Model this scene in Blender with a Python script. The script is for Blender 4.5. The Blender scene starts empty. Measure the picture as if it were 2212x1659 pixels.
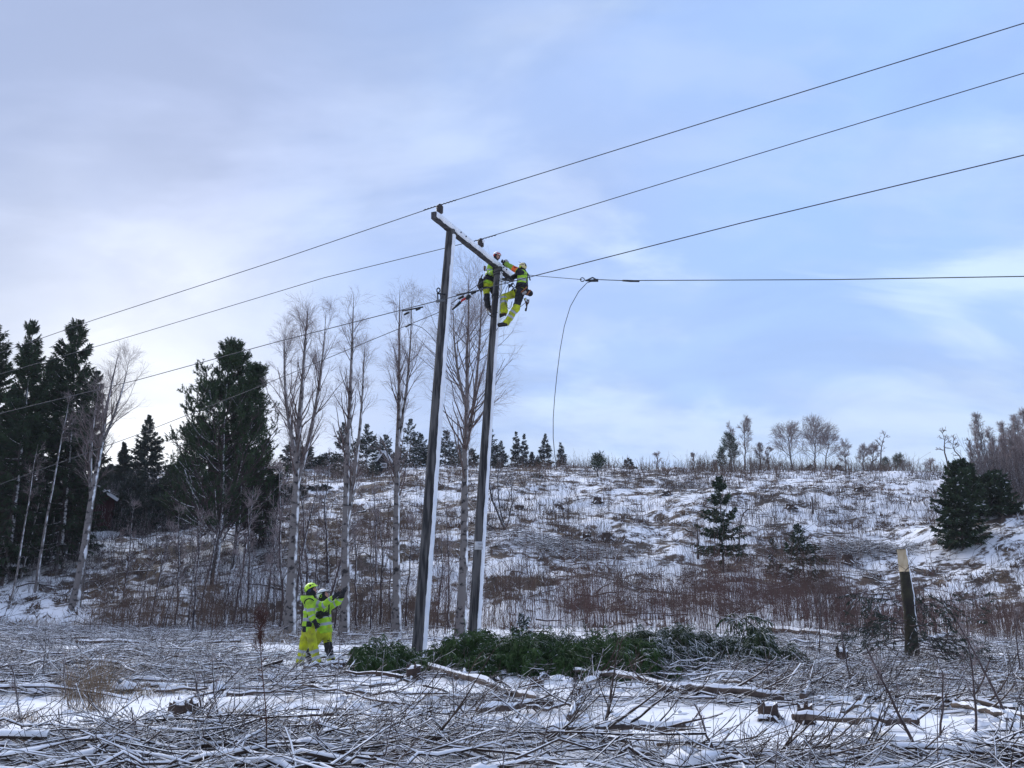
import bpy, math, random
import numpy as np
from mathutils import Vector, Matrix

SC = bpy.context.scene
COL = SC.collection
rng = np.random.default_rng(11)
random.seed(5)
R = math.radians

# ------------------------------------------------------------------ camera
PITCH = R(15.0)
CAM_H = 1.65
FPX = 1662.0                       # focal length in pixels of a 2212 px wide picture
cam_d = bpy.data.cameras.new('camera')
cam = bpy.data.objects.new('camera', cam_d)
COL.objects.link(cam)
cam.location = (0, 0, CAM_H)
cam.rotation_euler = (R(90) + PITCH, 0, 0)
cam_d.sensor_width = 36.0
cam_d.lens = 36.0 * FPX / 2212.0
cam_d.clip_start = 0.05
cam_d.clip_end = 3000
SC.camera = cam

# ------------------------------------------------------------------ sky, sun, exposure
SUN_AZ, SUN_EL = R(-27), R(27)
world = bpy.data.worlds.new('World')
SC.world = world
world.use_nodes = True
wn, wl = world.node_tree.nodes, world.node_tree.links
for n in list(wn):
    wn.remove(n)


def W(kind, **kw):
    n = wn.new(kind)
    for k, v in kw.items():
        setattr(n, k, v)
    return n


def wmath(op, a, b=None, c=None, clamp=False):
    n = W('ShaderNodeMath', operation=op, use_clamp=clamp)
    for i, v in enumerate((a, b, c)):
        if v is None:
            continue
        if isinstance(v, (int, float)):
            n.inputs[i].default_value = v
        else:
            wl.new(v, n.inputs[i])
    return n.outputs[0]


def wmix(f, a, b):
    n = W('ShaderNodeMix', data_type='RGBA')
    for s, v in ((n.inputs[0], f), (n.inputs[6], a), (n.inputs[7], b)):
        if isinstance(v, (int, float)):
            s.default_value = v
        elif isinstance(v, tuple):
            s.default_value = (*v, 1)
        else:
            wl.new(v, s)
    return n.outputs[2]


def wramp(f, lo, hi):
    n = W('ShaderNodeMapRange', interpolation_type='SMOOTHSTEP')
    wl.new(f, n.inputs[0])
    n.inputs[1].default_value = lo
    n.inputs[2].default_value = hi
    return n.outputs[0]


tc = W('ShaderNodeTexCoord')
sep = W('ShaderNodeSeparateXYZ')
wl.new(tc.outputs['Generated'], sep.inputs[0])
X, Y_, Z = sep.outputs
den = wmath('ADD', wmath('MAXIMUM', Z, 0.0), 0.33)
comb = W('ShaderNodeCombineXYZ')
wl.new(wmath('DIVIDE', X, den), comb.inputs[0])
wl.new(wmath('DIVIDE', Y_, den), comb.inputs[1])
comb.inputs[2].default_value = 3.7


def wnoise(scale, detail, rough=0.55, dist=0.0, stretch=(1, 1, 1), off=(0, 0, 0)):
    mp = W('ShaderNodeMapping')
    mp.inputs['Scale'].default_value = stretch
    mp.inputs['Location'].default_value = off
    wl.new(comb.outputs[0], mp.inputs[0])
    n = W('ShaderNodeTexNoise')
    n.inputs['Scale'].default_value = scale
    n.inputs['Detail'].default_value = detail
    n.inputs['Roughness'].default_value = rough
    n.inputs['Distortion'].default_value = dist
    wl.new(mp.outputs[0], n.inputs['Vector'])
    return n.outputs[0]


sky = W('ShaderNodeTexSky', sky_type='NISHITA')
sky.sun_disc = False
sky.sun_elevation = SUN_EL
sky.sun_rotation = SUN_AZ
sky.air_density = 1.0
sky.dust_density = 0.6
sky.ozone_density = 3.0
big = wnoise(0.9, 3.0, 0.5, 0.3)
wisp = wnoise(2.0, 6.0, 0.55, 0.5, (0.8, 1.5, 1), (2.3, 0.7, 0))
fine = wnoise(5.0, 4.0, 0.5, 0.2, (0.8, 1.6, 1), (5, 1, 0))
side = wmath('ADD', wmath('ADD', wmath('MULTIPLY', X, 0.95), wmath('MULTIPLY', wmath('SUBTRACT', Y_, 0.85), 0.55)), wmath('MULTIPLY', wmath('SUBTRACT', big, 0.5), 1.1))
grey = (0.395, 0.490, 0.745)
lilac = (0.510, 0.610, 0.90)
blue = (0.375, 0.565, 0.975)
pale = (0.650, 0.815, 1.0)
base = wmix(wramp(side, -0.26, 0.42), grey, blue)
base = wmix(wmath('MULTIPLY', wramp(wisp, 0.44, 0.64), 0.85), base, wmix(wramp(side, -0.2, 0.4), lilac, pale))
base = wmix(wmath('MULTIPLY', wramp(fine, 0.45, 0.70), 0.22), base, (0.62, 0.72, 0.97))
low = wramp(Z, 0.42, 0.06)
base = wmix(wmath('MULTIPLY', low, 0.45), base, (0.60, 0.72, 0.96))
# brightness of the cloud round the hidden sun
bdir = (math.sin(R(-27)) * math.cos(R(10)), math.cos(R(-27)) * math.cos(R(10)), math.sin(R(10)))      # the break in the cloud under the sun
sdir = (math.sin(SUN_AZ) * math.cos(SUN_EL), math.cos(SUN_AZ) * math.cos(SUN_EL), math.sin(SUN_EL))
dot = wmath('ADD', wmath('ADD', wmath('MULTIPLY', X, bdir[0]), wmath('MULTIPLY', Y_, bdir[1])), wmath('MULTIPLY', Z, bdir[2]))
glow = wmath('POWER', wmath('MAXIMUM', dot, 0.0), 50.0)
glow = wmath('MULTIPLY', glow, wmath('ADD', 0.85, wmath('MULTIPLY', wramp(wisp, 0.35, 0.65), 0.45)), clamp=True)
base = wmix(glow, base, (1.02, 1.05, 1.10))
base = wmix(wramp(Z, -0.02, -0.25), base, (0.30, 0.33, 0.42))
scl = W('ShaderNodeVectorMath', operation='SCALE')
patch = wnoise(1.5, 5.0, 0.55, 0.6, (1.0, 1.3, 1), (7.1, 3.3, 0))
dk = wmath('ADD', 0.93, wmath('MULTIPLY', wramp(patch, 0.36, 0.64), 0.13))
sc0 = W('ShaderNodeVectorMath', operation='SCALE')
wl.new(base, sc0.inputs[0])
wl.new(dk, sc0.inputs[3])
base = sc0.outputs[0]
wl.new(base, scl.inputs[0])
scl.inputs[3].default_value = 9.25
final = wmix(0.95, sky.outputs[0], scl.outputs[0])
bg = W('ShaderNodeBackground')
bg.inputs['Strength'].default_value = 0.1
wl.new(final, bg.inputs['Color'])
wo = W('ShaderNodeOutputWorld')
wl.new(bg.outputs[0], wo.inputs['Surface'])

sun_d = bpy.data.lights.new('sun', 'SUN')
sun_d.energy = 3.4
sun_d.angle = R(50)
sun_d.color = (1.0, 0.96, 0.92)
sun = bpy.data.objects.new('sun', sun_d)
COL.objects.link(sun)
sun.rotation_euler = Vector(sdir).to_track_quat('Z', 'Y').to_euler()

SC.view_settings.view_transform = 'Standard'
SC.view_settings.look = 'None'
SC.view_settings.exposure = 0.26
SC.view_settings.gamma = 1.0
SC.view_settings.use_curve_mapping = False
SC.render.engine = 'CYCLES'
SC.cycles.max_bounces = 5
SC.cycles.diffuse_bounces = 3
SC.cycles.use_adaptive_sampling = True

# ------------------------------------------------------------------ picture -> place
CP, SP = math.cos(PITCH), math.sin(PITCH)


def ray(px, py):
    u, v = px - 1106.0, 829.5 - py
    return np.array([u, FPX * CP - v * SP, FPX * SP + v * CP])


def at(px, py, Y):
    """the point that stands at depth Y (metres north) and shows at that spot of the 2212 px photograph"""
    d = ray(px, py)
    return np.array([0, 0, CAM_H]) + d * (Y / d[1])


def on_plane(px, py, p0, hdir):
    """the point of the vertical plane through p0 along hdir that shows at that spot"""
    d = ray(px, py)
    n = np.array([-hdir[1], hdir[0], 0.0])
    t = np.dot(n, np.asarray(p0) - np.array([0, 0, CAM_H])) / np.dot(n, d)
    return np.array([0, 0, CAM_H]) + d * t


# ------------------------------------------------------------------ noise
_T = np.random.default_rng(3).random((256, 256))


def vnoise(x, y):
    x, y = np.asarray(x, float), np.asarray(y, float)
    xi, yi = np.floor(x).astype(int), np.floor(y).astype(int)
    fx, fy = x - xi, y - yi
    fx, fy = fx * fx * (3 - 2 * fx), fy * fy * (3 - 2 * fy)
    a, b = _T[xi & 255, yi & 255], _T[(xi + 1) & 255, yi & 255]
    c, d = _T[xi & 255, (yi + 1) & 255], _T[(xi + 1) & 255, (yi + 1) & 255]
    return (a + (b - a) * fx) * (1 - fy) + (c + (d - c) * fx) * fy - 0.5


def fbm(x, y, o=4):
    s, a = 0, 1.0
    for k in range(o):
        s = s + a * vnoise(x * 2 ** k + 17 * k, y * 2 ** k + 31 * k)
        a *= 0.5
    return s


def sstep(t):
    t = np.clip(t, 0, 1)
    return t * t * (3 - 2 * t)


def height(x, y):
    x, y = np.asarray(x, float), np.asarray(y, float)
    foot = 38.5 + 1.5 * np.sin(x * 0.11) + 0.06 * np.abs(x)
    t = np.clip((y - foot) / (118.0 - foot), -0.2, 1.0)
    z = np.where(t > 0, 19.3 * (0.90 * t + 0.16 * np.sin(np.clip(t, 0, 1) * math.pi) + 0.10 * t * t), 0)
    z = z * (1 - 0.0006 * np.clip(np.abs(x + 5) - 30, 0, 60))
    z = z + 0.5 * np.exp(-((x - 10) / 22.0) ** 2) * sstep((y - 95) / 20.0)
    over = np.clip(y - 118.0, 0, None)
    z = z - 0.05 * over - 0.0006 * over ** 2
    z = z + 2.7 * sstep((x - 25) / 10.0) * np.exp(-((y - 51) / 8.0) ** 2)
    hillm = sstep((y - 34) / 8.0)
    z = z + hillm * (1.0 * fbm(x * 0.10, y * 0.10, 3) + 0.40 * fbm(x * 0.45 + 9, y * 0.45, 3))
    z = z + 0.16 * fbm(x * 0.33, y * 0.33, 3) + 0.07 * fbm(x * 1.3, y * 1.3, 3)
    return z


def hz(x, y):
    return float(height(x, y))


def ground(px, py):
    """where the sight line through that spot meets the ground"""
    d = ray(px, py)
    t = np.linspace(5, 135, 2600) / d[1]
    P = np.array([0, 0, CAM_H]) + d[None, :] * t[:, None]
    below = P[:, 2] < height(P[:, 0], P[:, 1])
    k = int(np.argmax(below)) if below.any() else len(t) - 1
    return P[k]


# ------------------------------------------------------------------ mesh helpers
class Geo:
    def __init__(self):
        self.v, self.q, self.t, self.qm, self.tm, self.n = [], [], [], [], [], 0

    def add(self, V, Q=None, T=None, m=0):
        V = np.asarray(V, float).reshape(-1, 3)
        if Q is not None and len(Q):
            Q = np.asarray(Q, int)
            self.q.append(Q + self.n)
            self.qm.append(np.broadcast_to(np.asarray(m), (len(Q),)).copy())
        if T is not None and len(T):
            T = np.asarray(T, int)
            self.t.append(T + self.n)
            self.tm.append(np.broadcast_to(np.asarray(m), (len(T),)).copy())
        self.v.append(V)
        self.n += len(V)
        return self

    def tubes(self, P, Rd, S=4, m=0, cap=False):
        """P (N,K,3) centre lines, Rd (N,K) radii, S sides"""
        P = np.asarray(P, float)
        if P.ndim == 2:
            P = P[None]
        N, K, _ = P.shape
        Rd = np.broadcast_to(np.asarray(Rd, float), (N, K))
        T = np.empty_like(P)
        T[:, 1:-1] = P[:, 2:] - P[:, :-2]
        T[:, 0] = P[:, 1] - P[:, 0]
        T[:, -1] = P[:, -1] - P[:, -2]
        T /= np.linalg.norm(T, axis=2, keepdims=True) + 1e-9
        main = P[:, -1] - P[:, 0]
        main = main / (np.linalg.norm(main, axis=1, keepdims=True) + 1e-9)
        ref = np.where(np.abs(main[:, 2:3]) > 0.8, np.array([[1.0, 0.03, 0]]), np.array([[0.02, 0.01, 1.0]]))[:, None, :]
        A = np.cross(T, ref)
        A /= np.linalg.norm(A, axis=2, keepdims=True) + 1e-9
        B = np.cross(T, A)
        th = np.arange(S) * 2 * math.pi / S
        V = P[:, :, None, :] + Rd[:, :, None, None] * (np.cos(th)[None, None, :, None] * A[:, :, None, :] + np.sin(th)[None, None, :, None] * B[:, :, None, :])
        i = np.arange(N)[:, None, None] * K * S + np.arange(K - 1)[None, :, None] * S
        j = np.arange(S)[None, None, :]
        j2 = (j + 1) % S
        Q = np.stack([i + j, i + j2, i + S + j2, i + S + j], -1).reshape(-1, 4)
        mm = m
        if not np.isscalar(m):
            mm = np.repeat(np.asarray(m), (K - 1) * S)
        n0 = self.n
        self.add(V, Q, None, mm)
        if cap:
            for e in (0, K - 1):
                for a in range(N):
                    c = P[a, e]
                    b0 = n0 + a * K * S + e * S
                    self.v.append(c[None])
                    ci = self.n
                    self.n += 1
                    self.t.append(np.array([[ci, b0 + (s if e else (s + 1) % S), b0 + ((s + 1) % S if e else s)] for s in range(S)]))
                    self.tm.append(np.full(S, m if np.isscalar(m) else m[a]))
        return self

    def box(self, c, size, rot=None, m=0):
        s = np.asarray(size) / 2
        V = np.array([[x, y, z] for x in (-1, 1) for y in (-1, 1) for z in (-1, 1)]) * s
        if rot is not None:
            V = V @ np.asarray(rot).T
        return self.add(V + np.asarray(c), [[0, 1, 3, 2], [4, 6, 7, 5], [0, 4, 5, 1], [2, 3, 7, 6], [0, 2, 6, 4], [1, 5, 7, 3]], None, m)

    def lathe(self, prof, c=(0, 0, 0), S=14, m=0, rot=None):
        prof = np.asarray(prof, float)
        th = np.arange(S) * 2 * math.pi / S
        V = np.stack([prof[:, 0:1] * np.cos(th), prof[:, 0:1] * np.sin(th), np.repeat(prof[:, 1:2], S, 1)], -1)
        if rot is not None:
            V = V @ np.asarray(rot).T
        K = len(prof)
        i = np.arange(K - 1)[:, None] * S
        j = np.arange(S)[None]
        j2 = (j + 1) % S
        Q = np.stack([i + j, i + j2, i + S + j2, i + S + j], -1).reshape(-1, 4)
        return self.add(V.reshape(-1, 3) + np.asarray(c), Q, None, m)

    def mesh(self, name, mats, smooth=True):
        me = bpy.data.meshes.new(name)
        V = np.concatenate(self.v) if self.v else np.zeros((0, 3))
        me.vertices.add(len(V))
        me.vertices.foreach_set('co', V.astype(np.float32).ravel())
        Q = np.concatenate(self.q) if self.q else np.zeros((0, 4), int)
        T = np.concatenate(self.t) if self.t else np.zeros((0, 3), int)
        M = np.concatenate([np.concatenate(self.qm) if self.qm else np.zeros(0, int), np.concatenate(self.tm) if self.tm else np.zeros(0, int)])
        me.loops.add(Q.size + T.size)
        me.loops.foreach_set('vertex_index', np.concatenate([Q.ravel(), T.ravel()]).astype(np.int32))
        me.polygons.add(len(Q) + len(T))
        starts = np.concatenate([np.arange(len(Q)) * 4, Q.size + np.arange(len(T)) * 3])
        me.polygons.foreach_set('loop_start', starts.astype(np.int32))
        me.polygons.foreach_set('material_index', M.astype(np.int32))
        me.polygons.foreach_set('use_smooth', np.full(len(Q) + len(T), smooth))
        for m in (mats if isinstance(mats, (list, tuple)) else [mats]):
            me.materials.append(m)
        me.update(calc_edges=True)
        return me

    def obj(self, name, mats, parent=None, smooth=True):
        o = bpy.data.objects.new(name, self.mesh(name, mats, smooth))
        COL.objects.link(o)
        if parent is not None:
            o.parent = parent
        return o


def tag(o, label=None, cat=None, group=None, kind=None):
    if label:
        o['label'] = label
    if cat:
        o['category'] = cat
    if group:
        o['group'] = group
    if kind:
        o['kind'] = kind
    return o


def thing(name, label, cat, loc=(0, 0, 0), group=None):
    o = bpy.data.objects.new(name, None)
    COL.objects.link(o)
    o.location = loc
    o.empty_display_size = 0.2
    return tag(o, label, cat, group)


def dup(root, loc, rot=None, scale=None, label=None, group=None):
    r = root.copy()
    COL.objects.link(r)
    r.location = loc
    if rot is not None:
        r.rotation_euler = rot
    if scale is not None:
        r.scale = scale
    if label:
        r['label'] = label
    if group:
        r['group'] = group
    for ch in list(root.children):
        c = ch.copy()
        COL.objects.link(c)
        c.parent = r
        for g in list(ch.children):
            d = g.copy()
            COL.objects.link(d)
            d.parent = c
    return r


# ------------------------------------------------------------------ materials
SNOW = (0.91, 0.92, 0.94)
WIND = (0.887, -0.462, 0.0)         # the side the snow was blown from


def material(name, col, rough=0.85, var=None, vscale=6.0, vstretch=(1, 1, 1), vlo=0.35, vhi=0.65, snow=None, thr=0.5, soft=0.12,
             bump=0.0, bscale=30.0, spec=0.3, metal=0.0, snoise=9.0, translucent=0.0):
    m = bpy.data.materials.new(name)
    m.use_nodes = True
    nt = m.node_tree
    N, L = nt.nodes, nt.links
    b = N['Principled BSDF']
    b.inputs['Roughness'].default_value = rough
    b.inputs['Metallic'].default_value = metal
    b.inputs['Specular IOR Level'].default_value = spec
    b.inputs['Base Color'].default_value = (*col, 1)
    tcn = N.new('ShaderNodeTexCoord')
    out = None

    def noise(scale, detail=4, stretch=(1, 1, 1), src='Object'):
        mp = N.new('ShaderNodeMapping')
        mp.inputs['Scale'].default_value = stretch
        L.new(tcn.outputs[src], mp.inputs[0])
        n = N.new('ShaderNodeTexNoise')
        n.inputs['Scale'].default_value = scale
        n.inputs['Detail'].default_value = detail
        L.new(mp.outputs[0], n.inputs['Vector'])
        return n.outputs[0]

    def rng_(f, lo, hi):
        n = N.new('ShaderNodeMapRange')
        L.new(f, n.inputs[0])
        n.inputs[1].default_value = lo
        n.inputs[2].default_value = hi
        return n.outputs[0]

    def mix(f, a, c):
        n = N.new('ShaderNodeMix')
        n.data_type = 'RGBA'
        L.new(f, n.inputs[0])
        for s, v in ((n.inputs[6], a), (n.inputs[7], c)):
            if isinstance(v, tuple):
                s.default_value = (*v, 1)
            else:
                L.new(v, s)
        return n.outputs[2]

    if var is not None:
        out = mix(rng_(noise(vscale, 5, vstretch), vlo, vhi), col, var)
    if snow is not None:
        g = N.new('ShaderNodeNewGeometry')
        dt = N.new('ShaderNodeVectorMath')
        dt.operation = 'DOT_PRODUCT'
        L.new(g.outputs['Normal'], dt.inputs[0])
        dt.inputs[1].default_value = (0.1, -0.05, 0.99) if snow == 'up' else WIND
        ad = N.new('ShaderNodeMath')
        ad.operation = 'MULTIPLY_ADD'
        L.new(noise(snoise, 3), ad.inputs[0])
        ad.inputs[1].default_value = 0.9
        L.new(dt.outputs['Value'], ad.inputs[2])
        f = rng_(ad.outputs[0], thr + 0.45 - soft, thr + 0.45 + soft)
        out = mix(f, out if out is not None else col, SNOW)
    if out is not None:
        L.new(out, b.inputs['Base Color'])
    if bump > 0:
        bn = N.new('ShaderNodeBump')
        bn.inputs['Strength'].default_value = bump
        bn.inputs['Distance'].default_value = 0.02
        L.new(noise(bscale, 5, vstretch), bn.inputs['Height'])
        L.new(bn.outputs[0], b.inputs['Normal'])
    return m


M_snow = material('snow', SNOW, 0.75, var=(0.78, 0.81, 0.87), vscale=4, bump=0.25, bscale=14, spec=0.2)
M_pole = material('weathered_pole_wood', (0.028, 0.027, 0.028), 0.9, var=(0.105, 0.099, 0.096), vscale=11, vstretch=(1, 1, 0.10), vlo=0.44, vhi=0.60, bump=0.9, bscale=22)
M_beam = material('crossarm_wood', (0.035, 0.033, 0.034), 0.9, var=(0.085, 0.08, 0.08), vscale=8, vstretch=(1, 1, 1), bump=0.5, bscale=20)
M_wire = material('conductor', (0.06, 0.06, 0.068), 0.55, spec=0.4, metal=0.3)
M_black = material('black_cloth', (0.012, 0.012, 0.014), 0.8, var=(0.025, 0.025, 0.028), vscale=12)
M_rubber = material('black_rubber', (0.012, 0.012, 0.013), 0.55)
M_porc = material('brown_glaze', (0.022, 0.012, 0.010), 0.3, spec=0.5)
M_porcg = material('grey_glaze', (0.30, 0.29, 0.28), 0.35, spec=0.5)
M_steel = material('galvanised_steel', (0.13, 0.135, 0.14), 0.5, metal=0.6)
M_dark = material('dark_steel', (0.03, 0.03, 0.033), 0.5, metal=0.4)
M_red = material('red_paint', (0.45, 0.02, 0.02), 0.45)
M_orange = material('orange_patch', (0.85, 0.13, 0.03), 0.7)
M_lime = material('hi_vis_lime_jacket', (0.42, 0.72, 0.035), 0.75, var=(0.26, 0.41, 0.04), vscale=7, bump=0.35, bscale=16)
M_limed = material('hi_vis_lime_soiled', (0.25, 0.40, 0.04), 0.8, var=(0.18, 0.28, 0.05), vscale=8, bump=0.3, bscale=16)
M_yel = material('hi_vis_yellow_trousers', (0.52, 0.57, 0.015), 0.75, var=(0.26, 0.27, 0.03), vscale=6, bump=0.45, bscale=14)
M_refl = material('reflective_tape', (0.36, 0.38, 0.41), 0.35, var=(0.28, 0.30, 0.33), vscale=10, spec=0.6)
M_skin = material('skin', (0.50, 0.27, 0.21), 0.6, var=(0.45, 0.22, 0.17), vscale=14)
M_eye = material('eye', (0.03, 0.025, 0.025), 0.3)
M_lip = material('lip', (0.36, 0.14, 0.12), 0.6)
M_helL = material('lime_helmet', (0.55, 0.88, 0.03), 0.35, spec=0.5)
M_helW = material('white_helmet', (0.72, 0.72, 0.74), 0.35, spec=0.5)
M_helY = material('cream_helmet', (0.66, 0.55, 0.26), 0.4, spec=0.5)
M_ear = material('ear_cup', (0.02, 0.03, 0.07), 0.5)
M_brown = material('brown_leather', (0.12, 0.05, 0.025), 0.7, var=(0.07, 0.03, 0.02), vscale=10)
M_tan = material('tan_leather', (0.26, 0.10, 0.04), 0.7)
M_boot = material('dark_boot', (0.025, 0.02, 0.02), 0.7)
M_rope = material('pale_rope', (0.30, 0.25, 0.16), 0.85)
M_greenr = material('green_sling', (0.012, 0.075, 0.045), 0.7, var=(0.02, 0.11, 0.07), vscale=30)
M_plate = material('sign_plate', (0.55, 0.55, 0.55), 0.5, var=(0.45, 0.45, 0.46), vscale=12)
M_ink = material('sign_ink', (0.05, 0.05, 0.07), 0.6)
M_birch = material('birch_bark', (0.175, 0.155, 0.145), 0.85, var=(0.028, 0.024, 0.024), vscale=3.6, vstretch=(1.3, 1.3, 1.8), vlo=0.52, vhi=0.64, snow='side', thr=0.98, soft=0.07, snoise=3.0, bump=0.4, bscale=12)
M_birchb = material('birch_branch', (0.10, 0.07, 0.062), 0.9, snow='up', thr=0.70, snoise=5)
M_twig = material('birch_twig', (0.27, 0.22, 0.215), 0.9)
M_bark = material('conifer_bark', (0.045, 0.036, 0.032), 0.95, var=(0.085, 0.07, 0.062), vscale=8, vstretch=(1, 1, 0.3), snow='side', thr=0.95, bump=0.8, bscale=20)
M_bark2 = material('alder_bark', (0.050, 0.040, 0.038), 0.95, var=(0.10, 0.085, 0.08), vscale=6, snow='side', thr=0.97)
M_need = material('spruce_needles', (0.020, 0.036, 0.020), 0.8, var=(0.044, 0.072, 0.034), vscale=1.6, spec=0.15)
M_needb = material('spruce_needles_far', (0.024, 0.036, 0.028), 0.8, var=(0.045, 0.060, 0.042), vscale=0.9, spec=0.15)
M_pine = material('pine_needles', (0.026, 0.050, 0.024), 0.8, var=(0.056, 0.092, 0.038), vscale=1.2, spec=0.15)
M_dry = material('dead_needles', (0.060, 0.042, 0.034), 0.9, var=(0.035, 0.028, 0.026), vscale=2)
M_bough = material('fresh_spruce_bough', (0.026, 0.056, 0.018), 0.75, var=(0.058, 0.108, 0.030), vscale=2.5, snow='up', thr=1.0, soft=0.08, snoise=1.5, spec=0.2)
M_boughs = material('snowy_spruce_bough', (0.026, 0.046, 0.020), 0.75, var=(0.05, 0.075, 0.03), vscale=5, snow='up', thr=0.78, soft=0.14, snoise=1.6, spec=0.2)
M_slash = material('cut_twig_bark', (0.020, 0.014, 0.012), 0.9, var=(0.072, 0.047, 0.036), vscale=2.2, snow='up', thr=0.74, soft=0.12, snoise=7)
M_log = material('cut_branch_bark', (0.050, 0.037, 0.032), 0.9, var=(0.135, 0.10, 0.08), vscale=5, vstretch=(1, 1, 1), snow='up', thr=0.72, soft=0.10, snoise=6, bump=0.5, bscale=18)
M_red_st = material('red_thicket_stem', (0.130, 0.070, 0.060), 0.9, var=(0.105, 0.075, 0.060), vscale=0.3)
M_grey_st = material('grey_shrub_stem', (0.085, 0.064, 0.055), 0.9, var=(0.160, 0.102, 0.072), vscale=0.12)
M_sap = material('sapling_bark', (0.055, 0.042, 0.042), 0.9, var=(0.090, 0.064, 0.062), vscale=2, snow='side', thr=1.0)
M_straw = material('dry_grass', (0.25, 0.185, 0.12), 0.9, var=(0.15, 0.105, 0.07), vscale=3)
M_weed = material('dead_weed', (0.075, 0.035, 0.028), 0.9)
M_wood = material('fresh_cut_wood', (0.62, 0.50, 0.33), 0.8, var=(0.50, 0.38, 0.23), vscale=5, vstretch=(3, 3, 0.6))
M_snag = material('mossy_snag_bark', (0.026, 0.022, 0.019), 0.95, var=(0.048, 0.044, 0.028), vscale=5, bump=0.9, bscale=14)
M_stump = material('old_stump', (0.075, 0.050, 0.040), 0.95, var=(0.035, 0.027, 0.025), vscale=5, snow='up', thr=0.62, bump=0.8)
M_barn = material('red_barn_board', (0.060, 0.010, 0.011), 0.9, var=(0.040, 0.008, 0.009), vscale=3, vstretch=(6, 6, 0.3))
M_hut = material('dark_hut_board', (0.016, 0.016, 0.018), 0.95, spec=0.05)
M_glass = material('window_pane', (0.05, 0.06, 0.07), 0.1, spec=0.6)
M_white = material('white_paint', (0.72, 0.72, 0.74), 0.6)
M_haze = None

# ------------------------------------------------------------------ ground
ys = np.concatenate([np.arange(-40, 5, 1.5), np.geomspace(5.0, 42, 330), np.linspace(42.3, 122, 230)[0:], np.linspace(124, 200, 30)])
us = np.linspace(-1, 1, 520)
us = np.sign(us) * (0.72 * np.abs(us) + 0.28 * np.abs(us) ** 3)
YY = np.repeat(ys[:, None], len(us), 1)
wid = np.maximum(22.0, np.abs(YY) * 1.15 + 6)
XX = us[None, :] * wid
ZZ = height(XX, YY)
V = np.stack([XX, YY, ZZ], -1).reshape(-1, 3)
nr, nc = XX.shape
ii = (np.arange(nr - 1)[:, None] * nc + np.arange(nc - 1)[None, :]).ravel()
Q = np.stack([ii, ii + 1, ii + nc + 1, ii + nc], -1)

PATCH = [(ground(px, py), rx * 1.35, ry * 1.35) for px, py, rx, ry in (
    (150, 1552, 2.3, 1.5), (400, 1552, 1.3, 1.0), (1170, 1484, 2.0, 1.0), (1400, 1560, 1.5, 0.6), (1780, 1570, 2.6, 1.1), (2000, 1590, 1.8, 0.7),
    (900, 1400, 3.0, 1.1), (1330, 1392, 3.5, 1.0), (2060, 1412, 4.0, 0.8), (130, 1590, 1.3, 0.4), (60, 1400, 2.0, 0.5), (680, 1440, 0.8, 0.55))]


def clear(x, y):
    """how bare of brushwood the snow lies there (0..1)"""
    c = 0
    for g, rx, ry in PATCH:
        c = np.maximum(c, np.exp(-(((x - g[0]) / rx) ** 2 + ((y - g[1]) / ry) ** 2) ** 1.5))
    return c


fx, fy = XX, YY
lit = 0.42 + 0.50 * fbm(fx * 0.22 + 40, fy * 0.30, 4) + 0.65 * fbm(fx * 1.0, fy * 1.6 + 11, 4)
hill = sstep((fy - 35) / 8)
lit = lit * (0.62 + 0.42 * hill) + 0.07 * hill - 0.9 * clear(fx, fy) * (1 - hill)
lit = lit + 0.10 * np.exp(-((fx + 34) / 12.0) ** 2) * hill * sstep((fy - 60) / 10)             # under the old spruces little snow lies
trail = np.exp(-((fx - (0.507 * fy + 1.5)) / 3.5) ** 2) * sstep((fy - 72) / 15)    # open snow track up the clearing
lit = lit - 0.80 * trail - 0.17 * sstep((fx - 14) / 18) * hill
lit = lit + 0.12 * sstep((fx - 20) / 12) * np.exp(-((fy - 50) / 9.0) ** 2)
g = Geo().add(V, Q)

mg = bpy.data.materials.new('snowy_clearing')
mg.use_nodes = True
N, L = mg.node_tree.nodes, mg.node_tree.links
b = N['Principled BSDF']
b.inputs['Roughness'].default_value = 0.8
b.inputs['Specular IOR Level'].default_value = 0.2


def gn(scale, detail=5, stretch=(1, 1, 1)):
    t_ = N.new('ShaderNodeTexCoord')
    mp = N.new('ShaderNodeMapping')
    mp.inputs['Scale'].default_value = stretch
    L.new(t_.outputs['Object'], mp.inputs[0])
    n = N.new('ShaderNodeTexNoise')
    n.inputs['Scale'].default_value = scale
    n.inputs['Detail'].default_value = detail
    L.new(mp.outputs[0], n.inputs['Vector'])
    return n.outputs[0]


def gmath(op, a, b_, c=None):
    n = N.new('ShaderNodeMath')
    n.operation = op
    for i, v in enumerate((a, b_, c)):
        if v is None:
            continue
        if isinstance(v, (int, float)):
            n.inputs[i].default_value = v
        else:
            L.new(v, n.inputs[i])
    return n.outputs[0]


def gmap(f, lo, hi):
    n = N.new('ShaderNodeMapRange')
    L.new(f, n.inputs[0])
    n.inputs[1].default_value = lo
    n.inputs[2].default_value = hi
    return n.outputs[0]


def gmix(f, a, c):
    n = N.new('ShaderNodeMix')
    n.data_type = 'RGBA'
    L.new(f, n.inputs[0])
    for s, v in ((n.inputs[6], a), (n.inputs[7], c)):
        if isinstance(v, tuple):
            s.default_value = (*v, 1)
        else:
            L.new(v, s)
    return n.outputs[2]


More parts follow.
